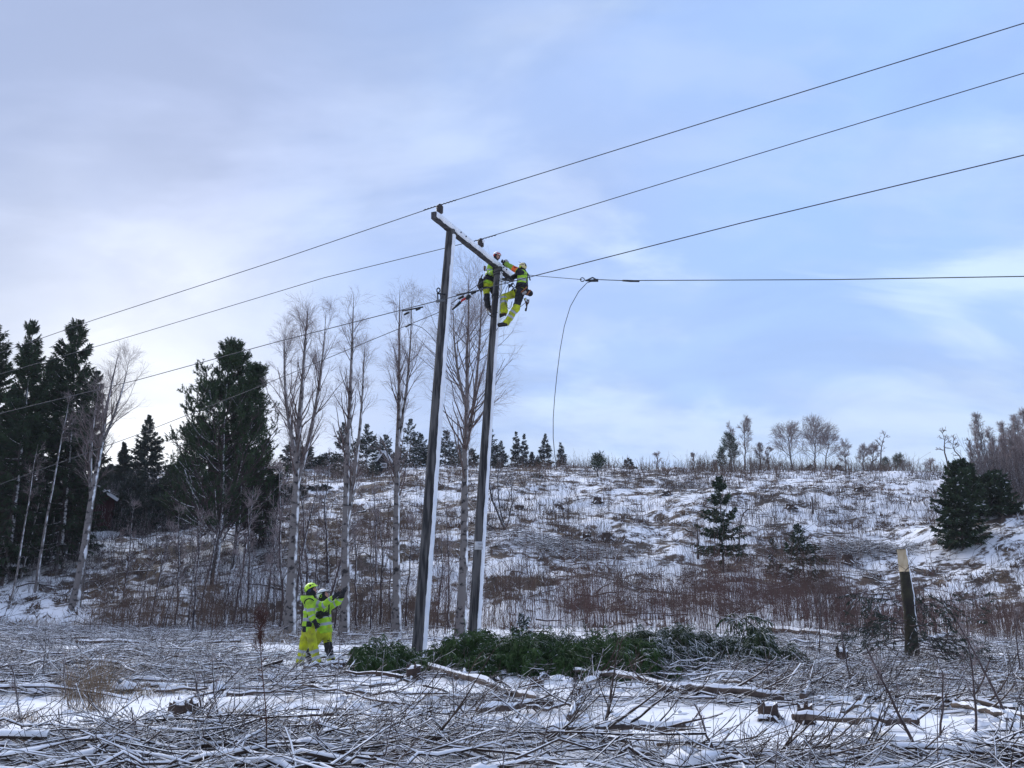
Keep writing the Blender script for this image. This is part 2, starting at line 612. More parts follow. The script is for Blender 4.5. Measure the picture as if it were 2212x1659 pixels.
att = N.new('ShaderNodeAttribute')
att.attribute_name = 'litter'
f = gmath('ADD', att.outputs['Fac'], gmath('MULTIPLY', gmath('SUBTRACT', gn(2.6, 6, (1, 1.4, 1)), 0.5), 1.2))
f = gmath('ADD', f, gmath('MULTIPLY', gmath('SUBTRACT', gn(14, 4), 0.5), 0.40))
litter = gmix(gmap(gn(1.3, 4), 0.35, 0.65), (0.110, 0.080, 0.062), (0.055, 0.044, 0.038))
litter = gmix(gmap(gn(0.5, 3, (1, 1, 1)), 0.54, 0.66), litter, (0.150, 0.105, 0.066))
snowc = gmix(gmap(gn(6, 4), 0.3, 0.7), (0.92, 0.93, 0.95), (0.86, 0.875, 0.91))
L.new(gmix(gmap(f, 0.43, 0.66), snowc, litter), b.inputs['Base Color'])
bp = N.new('ShaderNodeBump')
bp.inputs['Strength'].default_value = 0.5
bp.inputs['Distance'].default_value = 0.06
L.new(gn(4.5, 6), bp.inputs['Height'])
L.new(bp.outputs[0], b.inputs['Normal'])
terrain = g.obj('snowy_ground', mg)
tag(terrain, kind='structure')
a_ = terrain.data.attributes.new('litter', 'FLOAT', 'POINT')
a_.data.foreach_set('value', lit.astype(np.float32).ravel())


# ------------------------------------------------------------------ branching plants
def unit(v):
    return v / (np.linalg.norm(v, axis=-1, keepdims=True) + 1e-9)


def grow(P, Rd, n, t0, t1, ang, lenf, K=4, up=0.0, jit=0.08, rr=0.5, tip=0.35, power=1.0, r_=None):
    r_ = r_ or rng
    Np, Kp, _ = P.shape
    idx = np.repeat(np.arange(Np), n)
    C = len(idx)
    t = t0 + (t1 - t0) * r_.random(C) ** power
    s = t * (Kp - 1)
    i0 = np.minimum(s.astype(int), Kp - 2)
    fr = (s - i0)[:, None]
    b0 = P[idx, i0] * (1 - fr) + P[idx, i0 + 1] * fr
    rad = Rd[idx, i0] * (1 - fr[:, 0]) + Rd[idx, i0 + 1] * fr[:, 0]
    tan = unit(P[idx, i0 + 1] - P[idx, i0])
    rv = r_.normal(size=(C, 3))
    perp = unit(rv - (rv * tan).sum(1, keepdims=True) * tan)
    a = np.radians(r_.uniform(ang[0], ang[1], C))[:, None]
    d = np.cos(a) * tan + np.sin(a) * perp
    Lh = lenf(t) * r_.uniform(0.65, 1.25, C)
    out = np.empty((C, K, 3))
    out[:, 0] = b0
    p = b0.copy()
    for k in range(1, K):
        d = unit(d + np.array([0, 0, up]) + r_.normal(scale=jit, size=(C, 3)))
        p = p + d * (Lh / (K - 1))[:, None]
        out[:, k] = p
    R2 = np.minimum(rad * rr, 0.022 * Lh + 0.002)[:, None] * np.linspace(1, tip, K)[None, :]
    return out, R2


def make_birch(name, label, h, rad, base, crown0=0.35, fork=None, n1=34, n2=9, n3=7, spread=0.24, lean=(0, 0), seed=0, twig=0.0032,
               bark=None, cat='tree', group=None, droop=-0.03, ang=(28, 52), wob=0.10):
    r_ = np.random.default_rng(seed)
    K = 9
    zs = np.linspace(0, 1, K)
    wobv = np.cumsum(r_.normal(scale=wob, size=(K, 2)), 0) * 0.35
    wobv[0] = 0
    P = np.zeros((1, K, 3))
    P[0, :, 0] = lean[0] * zs + wobv[:, 0]
    P[0, :, 1] = lean[1] * zs + wobv[:, 1]
    P[0, :, 0] -= wobv[-1, 0] * zs
    P[0, :, 1] -= wobv[-1, 1] * zs
    P[0, :, 2] = zs * h
    Rd = (rad * (1 - zs) ** 0.8 * (1 + 0.35 * np.exp(-zs * 30)) + 0.006)[None]
    stems, srad = [P], [Rd]
    root = thing(name, label, cat, base, group)
    if fork:
        for (tf, dx, dy, hh) in fork:
            i = tf * (K - 1)
            i0 = int(i)
            s0 = P[0, i0] * (1 - (i - i0)) + P[0, i0 + 1] * (i - i0)
            q = np.linspace(0, 1, K)
            F = np.zeros((1, K, 3))
            F[0, :, 0] = s0[0] + dx * (1 - (1 - q) ** 2.2) + (P[0, -1, 0] - s0[0]) * q
            F[0, :, 1] = s0[1] + dy * (1 - (1 - q) ** 2.2)
            F[0, :, 2] = s0[2] + (hh - s0[2]) * q
            rf = np.interp(i, np.arange(K), Rd[0]) * 0.72
            stems.append(F)
            srad.append((rf * (1 - q) ** 0.8 + 0.006)[None])
    tr = Geo()
    for s_, r2 in zip(stems, srad):
        tr.tubes(s_, r2, 10)
    tr.obj('trunk', bark or M_birch, root)
    cr = Geo()
    for si, (s_, r2) in enumerate(zip(stems, srad)):
        hh = s_[0, -1, 2] - s_[0, 0, 2]
        c0 = crown0 if si == 0 else 0.12
        nn = n1 if si == 0 else int(n1 * 0.75)
        spr = spread * h
        B1, R1 = grow(s_, r2, nn, c0, 0.97, ang, lambda t: spr * (1.12 - 0.85 * np.clip((t - c0) / (1 - c0), 0, 1)) * (0.55 + 0.45 * np.clip((t - c0) * 6, 0, 1)), 6, 0.10, 0.09, 0.34, 0.3, 0.9, r_)
        B2, R2 = grow(B1, R1, n2, 0.2, 1.0, (18, 48), lambda t: spr * 0.42 * (1.15 - 0.6 * t), 5, 0.02, 0.10, 0.6, 0.4, 1, r_)
        B3, R3 = grow(B2, np.maximum(R2, twig), n3, 0.15, 1.0, (15, 50), lambda t: spr * 0.20 * (1.2 - 0.5 * t), 3, droop, 0.12, 0.9, 0.6, 1, r_)
        cr.tubes(B1, np.maximum(R1, twig * 1.3), 5, 0)
        cr.tubes(B2, np.clip(R2, twig * 0.95, twig * 1.9), 3, 1)
        cr.tubes(B3, np.full(B3.shape[:2], twig) * np.array([1, 0.9, 0.6]), 3, 1)
    cr.obj('crown', [M_birchb if bark is None else M_bark2, M_twig], root)
    return root


def sprays(B, n, length, width, droop, r_, t0=0.12, side=0.75):
    """flat needle sprays set along the branches B (N,K,3); returns vertices and quads"""
    Np, K, _ = B.shape
    idx = np.repeat(np.arange(Np), n)
    C = len(idx)
    t = t0 + (1 - t0) * r_.random(C) ** 0.8
    s = t * (K - 1)
    i0 = np.minimum(s.astype(int), K - 2)
    fr = (s - i0)[:, None]
    p = B[idx, i0] * (1 - fr) + B[idx, i0 + 1] * fr
    tan = unit(B[idx, i0 + 1] - B[idx, i0])
    lat = unit(np.cross(tan, np.array([0, 0, 1.0])) + 1e-6)
    sg = r_.choice([-1, 1], C)[:, None] * r_.uniform(0.3, 1.2, C)[:, None] * side
    d = unit(tan * r_.uniform(0.3, 1.0, C)[:, None] + lat * sg + np.array([0, 0, 1.0]) * (droop + r_.normal(scale=0.28, size=C))[:, None])
    Ls = length * r_.uniform(0.5, 1.3, C)[:, None]
    w = unit(np.cross(d, r_.normal(size=(C, 3)))) * width * r_.uniform(0.6, 1.3, C)[:, None]
    V = np.stack([p - 0.25 * w, p + d * Ls * 0.45 + w, p + d * Ls + np.array([0, 0, -0.12]) * Ls, p + d * Ls * 0.5 - w], 1)
    Q = np.arange(C * 4).reshape(-1, 4)
    return V.reshape(-1, 3), Q


def make_spruce(name, label, h, r, base, seed=0, z0=0.06, nb=170, ns=55, sl=0.36, sw=0.055, snowy=0.0, dead=0.0, mat=None, shape=0.85, cat='tree',
                group=None, droop=-0.35, gap=0.0, top_round=0.0, lean=0.0):
    r_ = np.random.default_rng(seed)
    root = thing(name, label, cat, base, group)
    zs = np.linspace(0, 1, 7)
    P = np.zeros((1, 7, 3))
    P[0, :, 2] = zs * h
    P[0, :, 0] = lean * zs ** 1.5
    Rd = (h * 0.0125 * (1 - zs) + 0.012)[None]
    Geo().tubes(P, Rd, 8).obj('trunk', M_bark, root)
    t = z0 + (0.985 - z0) * r_.random(nb) ** 0.9
    if gap:
        t = t[(np.sin(t * 40 + seed) > -1 + gap) | (t > 0.9)]
    C = len(t)
    q = (t - z0) / (1 - z0)
    prof = (1 - q) ** shape * (1 - top_round) + top_round * np.sqrt(np.clip(1 - q ** 2.2, 0, 1))
    prof = prof * np.clip(0.55 + q * 5, 0, 1) + 0.035
    az = r_.uniform(0, 2 * math.pi, C)
    lob = 0.82 + 0.30 * vnoise(az * 1.3 + seed, t * 9 + seed * 3)
    Ls = r * prof * r_.uniform(0.62, 1.18, C) * lob * 1.05
    el = np.radians(-18 + 62 * q ** 1.4 + r_.normal(scale=7, size=C))
    hd = np.stack([np.cos(az), np.sin(az), np.zeros(C)], 1)
    K = 5
    B = np.empty((C, K, 3))
    B[:, 0] = np.stack([lean * t ** 1.5, np.zeros(C), t * h], 1)
    p = B[:, 0].copy()
    for k in range(1, K):
        e = el + np.radians(-10 + 9 * k)
        d = hd * np.cos(e)[:, None] + np.array([0, 0, 1.0]) * np.sin(e)[:, None]
        p = p + d * (Ls / (K - 1))[:, None]
        B[:, k] = p
    g_ = Geo()
    g_.tubes(B, np.maximum(0.012 * Ls, 0.008)[:, None] * np.linspace(1, 0.35, K)[None], 3, 2)
    n_each = ns
    V_, Q_ = sprays(B, n_each, sl, sw, droop, r_)
    scale_small = np.repeat(np.clip(Ls / (0.5 * r), 0.45, 1.0), n_each)
    cen = V_.reshape(-1, 4, 3)[:, 0:1]
    V_ = (cen + (V_.reshape(-1, 4, 3) - cen) * scale_small[:, None, None]).reshape(-1, 3)
    m_ = np.zeros(len(Q_), int)
    u = r_.random(len(Q_))
    if dead:
        low_ = np.repeat(q < 0.45, n_each)
        m_[(u < dead) & low_] = 3
        m_[(u < dead * 0.25) & ~low_] = 3
    m_[u > 1 - snowy] = 1
    g_.add(V_, Q_, None, m_)
    g_.obj('crown', [mat or M_need, M_snow, M_sap, M_dry], root, smooth=False)
    return root


def make_pine(name, label, h, r, base, seed=0, z0=0.2, nb=90, tufts=9, spikes=26, tl=0.20, snowy=0.0, dead=0.0, cat='tree', group=None, shape=0.6, lean=0.0, rad=None, tw=0.012):
    r_ = np.random.default_rng(seed)
    root = thing(name, label, cat, base, group)
    zs = np.linspace(0, 1, 9)
    P = np.zeros((1, 9, 3))
    P[0, :, 2] = zs * h
    P[0, :, 0] = lean * zs + 0.12 * np.sin(zs * 7 + seed)
    Rd = ((rad or h * 0.0125) * (1 - zs) ** 0.8 + 0.012)[None]
    Geo().tubes(P, Rd, 8).obj('trunk', M_bark, root)
    B1, R1 = grow(P, Rd, nb, z0, 0.99, (50, 80), lambda t: r * (1.08 - ((t - z0) / (1 - z0))) ** shape * 1.0, 6, 0.13, 0.07, 0.35, 0.4, 0.85, r_)
    B2, R2 = grow(B1, R1, 6, 0.18, 1.0, (25, 60), lambda t: r * 0.34 * (1.2 - 0.6 * t), 4, 0.16, 0.08, 0.7, 0.5, 1, r_)
    pl_ = np.repeat(np.clip(np.linalg.norm(B1[:, -1] - B1[:, 0], axis=1) / r * 1.25, 0.22, 1.0), 6)[:, None, None]
    B2 = B2[:, :1] + (B2 - B2[:, :1]) * pl_
    g_ = Geo()
    g_.tubes(B1, np.maximum(R1, 0.012), 4, 2)
    g_.tubes(B2, np.maximum(R2, 0.008), 3, 2)
    # needle shoots: bottle brushes that turn up at the ends of the twigs
    ns_ = max(2, tufts // 2)
    B3, R3 = grow(B2, R2, ns_, 0.35, 1.0, (15, 55), lambda t: tl * 1.9 + 0 * t, 3, 0.32, 0.08, 0.8, 0.6, 1, r_)
    B4, R4 = grow(B1, R1, ns_, 0.30, 1.0, (10, 50), lambda t: tl * 1.9 + 0 * t, 3, 0.32, 0.08, 0.8, 0.6, 1, r_)
    top, Rtop = grow(P, Rd, 5, 0.93, 1.0, (5, 40), lambda t: tl * 2.0 + 0 * t, 3, 0.3, 0.08, 0.8, 0.6, 1, r_)
    tips = np.concatenate([B3, B4, top])
    g_.tubes(tips, np.full(tips.shape[:2], .006), 3, 2)
    C = len(tips) * spikes
    q_ = r_.random(C)
    tr_ = np.repeat(tips, spikes, 0)
    c = np.where((q_ < .5)[:, None], tr_[:, 0] + (tr_[:, 1] - tr_[:, 0]) * (q_ * 2)[:, None], tr_[:, 1] + (tr_[:, 2] - tr_[:, 1]) * (q_ * 2 - 1)[:, None])
    ax_ = unit(tr_[:, 2] - tr_[:, 0])
    d = unit(ax_ * 0.9 + unit(r_.normal(size=(C, 3))) * 0.9)
    w = unit(np.cross(d, r_.normal(size=(C, 3)))) * tw
    Ls = tl * 0.62 * r_.uniform(0.6, 1.25, C)[:, None]
    V_ = np.stack([c - w, c + w, c + d * Ls], 1).reshape(-1, 3)
    T_ = np.arange(C * 3).reshape(-1, 3)
    tips = tips[:, 1]
    m_ = np.zeros(C, int)
    u = np.repeat(r_.random(len(tips)), spikes)
    hh = np.repeat(tips[:, 2], spikes)
    m_[(u < dead) & (hh < h * 0.55)] = 3
    m_[r_.random(C) > 1 - snowy] = 1
    g_.add(V_, None, T_, m_)
    g_.obj('crown', [M_pine, M_snow, M_sap, M_dry], root, smooth=False)
    return root


def stand(px, py_base, Y):
    """foot of a plant that shows at column px, standing on the ground at depth Y"""
    x = at(px, py_base, Y)[0]
    for _ in range(6):
        k = (hz(x, Y) - CAM_H) / Y                      # tangent of the sight line to the foot
        v = FPX * math.tan(math.atan(k) - PITCH)
        x = (px - 1106.0) * Y / (FPX * CP - v * SP)
    return Vector((x, Y, hz(x, Y) - 0.05))


def h_to(px, py, Y, base):
    p = at(px, py, Y)
    return p[2] - base[2], p[0] - base[0]


# ------------------------------------------------------------------ old trees on the left
def spot(pxb, Y, pxt, pyt):
    b_ = stand(pxb, 1330, Y)
    h_, dx = h_to(pxt, pyt, Y, b_)
    return b_, h_, dx


for pxb, Y, pxt, pyt, rr_, sd, lab in (
        (8, 45, 72, 692, 1.75, 1, 'tall dark spruce with a narrow blunt top, second tallest in the old stand'),
        (125, 47, 165, 688, 2.05, 2, 'tallest dark spruce with a broad ragged top, beside the forked birch'),
        (-75, 46, -8, 705, 2.0, 3, 'dark spruce cut by the picture edge, only its outer boughs in view'),
        (62, 52, 118, 775, 1.9, 4, 'dark spruce standing behind and between the two tallest spruces'),
        (150, 53, 212, 800, 1.5, 5, 'lower dark spruce with dead reddish boughs behind the forked birch'),
        (-20, 56, 45, 850, 2.2, 6, 'deep dark spruce filling the gap at the back of the old stand')):
    b_, h_, dx = spot(pxb, Y, pxt, pyt)
    make_spruce('spruce_tree', lab, h_, rr_ * 1.3, b_, sd, z0=0.04, nb=340, ns=96, sl=0.36, sw=0.036, dead=0.30, shape=0.5, droop=-0.40, top_round=0.14, lean=dx, group='old spruces at the wood edge')

BIRCHES = []
for pxb, Y, pxt, pyt, rad, lab in (
        (78, 44, 152, 850, 0.085, 'slender white birch stem leaning in front of the dark spruces, brightest of the thin ones'),
        (20, 42.5, 82, 960, 0.06, 'thin pinkish birch stem at the outer edge of the dark stand'),
        (45, 45.5, 98, 1020, 0.055, 'thin grey birch stem half hidden between two dark spruces'),
        (95, 48, 130, 1040, 0.07, 'very thin pale birch stem behind the brightest one')):
    b_, h_, dx = spot(pxb, Y, pxt, pyt)
    make_birch('birch_tree', lab, h_, rad, b_, 0.6, n1=14, n2=6, n3=4, spread=0.12, lean=(dx, 0), seed=int(pxb), group='slender birches by the dark spruces')

b_, h_, dx = spot(160, 40.5, 258, 755)
make_birch('birch_tree', 'forked white birch with a pale airy crown beside the dark spruces', h_, 0.22, b_, 0.42, fork=[(0.40, -0.9, 0.2, h_ * 0.86), (0.62, 0.7, -0.2, h_ * 0.95)],
           n1=24, n2=8, n3=6, spread=0.17, lean=(dx, 0), seed=21, ang=(20, 44), twig=.0028)

for pxb, Y, pxt, pyt, rr_, sd, lab in (
        (312, 72, 322, 897, 2.5, 11, 'pointed spruce standing alone against the bright gap in the sky'),
        (262, 74, 268, 955, 1.1, 12, 'small thin-topped spruce next to the pointed spruce'),
        (232, 78, 240, 1005, 2.0, 13, 'low dark spruce over the red barn roof'),
        (372, 76, 378, 1005, 1.9, 14, 'low spruce between the pointed spruce and the big pine'),
        (288, 67, 292, 1030, 1.8, 15, 'short bushy spruce at the foot of the pointed spruce'),
        (345, 66, 350, 1045, 1.7, 16, 'short dark spruce in front of the pointed spruce'),
        (140, 62, 178, 1010, 2.0, 17, 'dark understorey spruce between the forked birch and the barn'),
        (400, 82, 402, 985, 1.7, 18, 'slim spruce just beside the big pine crown')):
    b_, h_, dx = spot(pxb, Y, pxt, pyt)
    make_spruce('spruce_tree', lab, h_, rr_, b_, sd, z0=0.03, nb=260, ns=52, sl=0.42, sw=0.052, shape=0.85, droop=-0.35, lean=dx, mat=M_needb, group='spruces beyond the birch')

for n_, (pxb, Y, pxt, pyt, rr_, lab) in enumerate((
(262, 58, 268, 1075, 1.7, 'low dark spruce just in front of the red barn corner'),
        (300, 56, 305, 1085, 1.6, 'low dark spruce below the short bushy spruce'),
        (338, 60, 342, 1080, 1.8, 'low dark spruce under the gap beside the big pine'),
        (385, 58, 388, 1075, 1.7, 'low dark spruce at the outer edge of the big pine foot'),
        (425, 60, 428, 1060, 2.0, 'dark spruce hidden under the big pine crown'),
        (470, 62, 472, 1050, 2.0, 'dark spruce right behind the big pine trunk'),
        (520, 60, 522, 1060, 2.0, 'dark spruce behind the second pine trunk'),
        (556, 62, 558, 1050, 1.8, 'dark spruce below the half dead spruce'),
        (592, 66, 594, 1060, 1.6, 'low spruce between the half dead spruce and first tall birch'),
        (100, 58, 112, 1080, 2.0, 'dark low spruce deep behind the brightest thin birch'),
        (160, 57, 172, 1120, 1.6, 'small dark spruce behind the forked birch trunk'),
        (640, 70, 641, 1050, 1.5, 'low spruce on the slope behind the first tall birch'),
        (690, 74, 691, 1058, 1.6, 'low spruce on the slope between first and second tall birch'))):
    b_, h_, dx = spot(pxb, Y, pxt, pyt)
    make_spruce('spruce_tree', lab, h_, rr_, b_, 50 + n_, z0=0.02, nb=110, ns=46, sl=0.44, sw=0.06, dead=.3, shape=0.75, droop=-0.4, lean=dx, mat=M_needb, group='understorey spruces at the wood edge')

b_, h_, dx = spot(462, 44, 498, 752)
make_pine('pine_tree', 'large bushy pine with upturned tufted branches and bare lower trunk', h_, 4.7, b_, 31, z0=0.13, nb=135, tufts=8, spikes=26, tl=0.24, lean=dx, rad=0.19, shape=0.95, tw=0.021, dead=0.10)
b_, h_, dx = spot(500, 46.5, 548, 800)
make_pine('pine_tree', 'second pine with brown lower boughs, leaning against the large bushy pine', h_, 2.6, b_, 32, z0=0.12, nb=104, tufts=8, spikes=26, tl=0.24, lean=dx, rad=0.14, dead=0.45, shape=0.8, tw=0.021)
b_, h_, dx = spot(425, 50, 440, 930)
make_pine('pine_tree', 'lower dark pine filling the foot of the large bushy pine', h_, 2.8, b_, 33, z0=0.10, nb=76, tufts=8, spikes=26, tl=0.26, lean=dx, dead=0.2, shape=0.4, tw=0.016)
b_, h_, dx = spot(560, 50, 575, 950)
make_spruce('spruce_tree', 'half dead spruce with brown boughs beside the large bushy pine', h_, 2.0, b_, 34, z0=0.05, nb=140, ns=40, sl=0.45, sw=0.06, dead=0.8, shape=0.6, lean=dx)

# four tall birches near the workers
b_, h_, dx = spot(625, 29.5, 662, 650)
make_birch('birch_tree', 'tall birch with a full oval crown, first of the four by the workers', h_, 0.20, b_, 0.38, fork=[(0.42, 0.75, 0.2, h_ * 0.97), (0.50, -0.7, -0.3, h_ * 0.9)], n1=36, n2=7, n3=7, spread=0.155, lean=(dx, 0.3), seed=41, ang=(14, 42), droop=-0.16, twig=.0023)
b_, h_, dx = spot(742, 29.0, 762, 632)
make_birch('birch_tree', 'tall two-stemmed birch with pinkish bark right behind the workers', h_, 0.17, b_, 0.36, fork=[(0.30, 0.55, 0.1, h_ * 0.84)], n1=30, n2=7, n3=6, spread=0.13, lean=(dx, 0.2), seed=42, ang=(14, 40), droop=-0.12, twig=.0023)
b_, h_, dx = spot(856, 29.5, 862, 622)
make_birch('birch_tree', 'tall slim birch between the workers and the wooden poles', h_, 0.16, b_, 0.34, fork=[(0.52, 0.5, 0.1, h_ * 0.97)], n1=30, n2=7, n3=6, spread=0.145, lean=(dx, 0.2), seed=43, ang=(16, 44), droop=-0.12, twig=.0023)
b_, h_, dx = spot(994, 29.2, 1012, 592)
make_birch('birch_tree', 'tall wide-crowned birch standing between and behind the two poles', h_, 0.185, b_, 0.33, fork=[(0.47, 0.55, 0.0, h_ * 0.98), (0.60, -0.6, 0.2, h_ * 0.9)], n1=36, n2=7, n3=6, spread=0.215, lean=(dx, 0.1), seed=44, ang=(26, 58), droop=-0.10, twig=.0023)

# thin bare trees along the wood edge
protos = []
for k in range(4):
    t_ = make_birch('bare_sapling', 'thin bare young tree in the loose row along the wood edge', 5.0, 0.050, (0, 0, 0), 0.22, n1=14, n2=5, n3=3, spread=0.20, lean=(0.3, 0), seed=60 + k, bark=M_sap, ang=(18, 42),
                    group='bare young trees along the wood edge', wob=0.12, twig=0.005)
    protos.append(t_)
k = 0
for px, Y, pyt in ((270, 41, 1090), (300, 36, 1190), (325, 37, 1120), (352, 35, 1185), (378, 38, 1100), (402, 36, 1170), (418, 34, 1095), (436, 41, 1060), (455, 36, 1215), (478, 35, 1160), (500, 38, 1040), (520, 34.5, 1180),
                   (536, 36, 1090), (555, 34, 1205), (572, 37, 1130), (590, 35, 1150), (605, 33, 1000), (655, 33, 1080), (680, 34, 1140), (700, 32, 1020), (722, 33, 1150), (772, 33.5, 1100), (800, 32, 1160), (820, 34, 1090),
                   (840, 33, 1180), (880, 33, 1120), (905, 36, 1190), (945, 34, 1150), (970, 36, 1100), (245, 43, 1150), (228, 40, 1230), (580, 40, 1020), (630, 41, 1010), (668, 43, 1000), (812, 44, 1040), (708, 45, 985)):
    b_ = stand(px, 1340, Y)
    h_, dx = h_to(px, pyt, Y, b_)
    s_ = h_ / 5.0
    rot = (random.uniform(-.05, .05), random.uniform(-.02, .10), random.uniform(0, 6.28))
    if k < 4:
        o = protos[k]
        o.location, o.rotation_euler, o.scale = b_, rot, (s_, s_, s_)
    else:
        dup(protos[k % 4], b_, rot, (s_, s_, s_))
    k += 1

# leaning stems and the clump by the second pole
b_ = stand(1092, 1165, 55)
b_[2] = hz(b_[0], 55)
root = thing('multi_stem_tree', 'dark bare tree with three leaning stems on the slope behind the second pole', 'tree', b_)
trg, crg = Geo(), Geo()
for px, py, dy, r0 in ((1052, 985, 0, .085), (1082, 985, .6, .06), (1098, 1010, -.4, .05), (1040, 1120, .3, .05), (1062, 1140, -.6, .04), (1125, 1140, .2, .04)):
    e = at(px, py, 55 + dy) - np.array(b_)
    q = np.linspace(0, 1, 8)[:, None]
    P = e * q + np.array([[0.35 * (-1 if px < 1090 else 1), 0, -0.1]]) * np.sin(q * math.pi) + rng.normal(scale=0.03, size=(8, 3)) * np.sin(q * math.pi)
    Rr = (r0 * (1 - q[:, 0]) ** 0.7 + 0.012)
    trg.tubes(P[None], Rr[None], 7)
    B1, R1 = grow(P[None], Rr[None], 9, 0.35, 1, (20, 55), lambda t: 1.3 * (1.2 - t), 5, 0.08, 0.1, 0.5)
    B2, R2 = grow(B1, R1, 6, 0.2, 1, (20, 50), lambda t: 0.55 * (1.2 - .5 * t), 4, 0.02, 0.12, 0.7)
    crg.tubes(B1, np.maximum(R1, .008), 4)
    crg.tubes(B2, np.maximum(R2, .006), 3)
trg.obj('trunk', M_bark2, root)
crg.obj('crown', M_sap, root)

# ------------------------------------------------------------------ trees on and beyond the ridge
RIDGE = [  # px base, Y, py base hint, px top, py top, radius, label
    (742, 92, 742, 932, 2.6, 'dark spruce behind the two-stemmed birch, broader of the two there'),
    (790, 90, 792, 935, 2.4, 'pointed dark spruce just beside the two-stemmed birch'),
    (632, 96, 634, 962, 1.7, 'narrow spruce seen behind the first tall birch'),
    (663, 98, 664, 975, 1.6, 'small spruce peeping out beside the first tall birch trunk'),
    (700, 98, 702, 1000, 1.9, 'low spruce between the first two tall birches on the ridge'),
    (830, 100, 832, 957, 2.3, 'greyish snow-dusted spruce left of the slim birch trunk'),
    (885, 104, 887, 921, 2.5, 'tall grey-green spruce on the ridge between slim birch and first pole'),
    (908, 106, 908, 952, 1.9, 'dull spruce tucked behind the tall grey-green one'),
    (860, 108, 861, 985, 1.8, 'short snow-dusted spruce near the slim birch'),
    (925, 108, 925, 985, 2.0, 'short dark spruce touching the first pole outline'),
    (962, 110, 963, 946, 2.6, 'broad dark spruce on the ridge between the two poles'),
    (990, 114, 990, 975, 2.0, 'small dark spruce behind the wide-crowned birch trunk'),
    (1018, 116, 1018, 985, 2.0, 'small spruce just before the second pole'),
    (1060, 116, 1062, 936, 2.6, 'tallest ridge spruce right beside the second pole'),
    (1080, 118, 1082, 962, 2.4, 'shorter ridge spruce leaning on the tallest one by the second pole'),
    (1114, 119, 1115, 940, 1.6, 'slim snow-dusted ridge spruce, first of a close twin'),
    (1131, 119, 1132, 946, 1.5, 'slim snow-dusted ridge spruce, second of the close twin'),
    (1148, 120, 1149, 985, 1.3, 'short spruce stepping down beside the close twin'),
    (1160, 121, 1161, 996, 0.9, 'tiny spruce between the twin and the evenly tapered spruce'),
    (1177, 119, 1178, 946, 1.9, 'evenly tapered lone spruce on the bare ridge'),
    (1215, 120, 1210, 964, 1.2, 'leaning narrow spruce at the end of the ridge row, by the hanging cable'),
]
for n_, (pxb, Y, pxt, pyt, rr_, lab) in enumerate(RIDGE):
    b_, h_, dx = spot(pxb, Y, pxt, pyt)
    make_spruce('spruce_tree', lab, h_ + (1.0 if n_ < 13 else .6), rr_ * (1.1 if n_ < 13 else .68), b_, 100 + n_, z0=0.02, nb=120, ns=30, sl=0.52, sw=0.085, snowy=0.16 if n_ > 4 else 0.08, shape=0.75, droop=-0.2, lean=dx, mat=M_needb, group='spruces on the ridge', gap=0.15)

for pxb, Y, pxt, pyt, rr_, z0, lab in (
        (1292, 84, 1293, 992, 1.1, .25, 'small scrawny pine standing in the open below the bare ridge'),
        (1577, 116, 1574, 940, 1.5, .45, 'thin tall pine with a one-sided crown on the ridge'),
        (1587, 118, 1585, 965, 1.4, .30, 'thin snow-dusted pine close beside the taller one-sided pine'),
        (1560, 114, 1559, 974, 1.0, .15, 'short narrow snowy pine, lowest of the three on the ridge'),
        (1938, 121, 1939, 988, 1.3, .3, 'small round pine far back beyond the dead leaning tree'),
        (1912, 124, 1912, 995, 1.1, .3, 'tiny round pine farther back than the other by the snow track')):
    b_, h_, dx = spot(pxb, Y, pxt, pyt)
    make_pine('pine_tree', lab, h_, rr_ * .8, b_, 200 + pxb, z0=z0, nb=26, tufts=4, spikes=9, tl=0.34, snowy=0.14, lean=dx, rad=0.09, shape=0.5, tw=0.03, group='small pines on the ridge')
for pxb, Y, pxt, pyt, rr_, lab in (
        (1358, 119, 1359, 990, 1.5, 'tiny broad spruce poking over the bare ridge'),
        (1752, 114, 1752, 1003, 1.0, 'tiny dark spruce between the two round bare trees'),
        (1812, 112, 1812, 1005, 1.1, 'tiny stubby spruce beside the second round bare tree'),
        (1160, 82, 1161, 1028, .7, 'tiny dark spruce bush high on the slope')):
    b_, h_, dx = spot(pxb, Y, pxt, pyt)
    make_spruce('spruce_tree', lab, h_, rr_, b_, 300 + pxb, z0=0.02, nb=50, ns=22, sl=0.45, sw=0.09, snowy=0.06, mat=M_needb, group='tiny spruces on the slope and ridge')

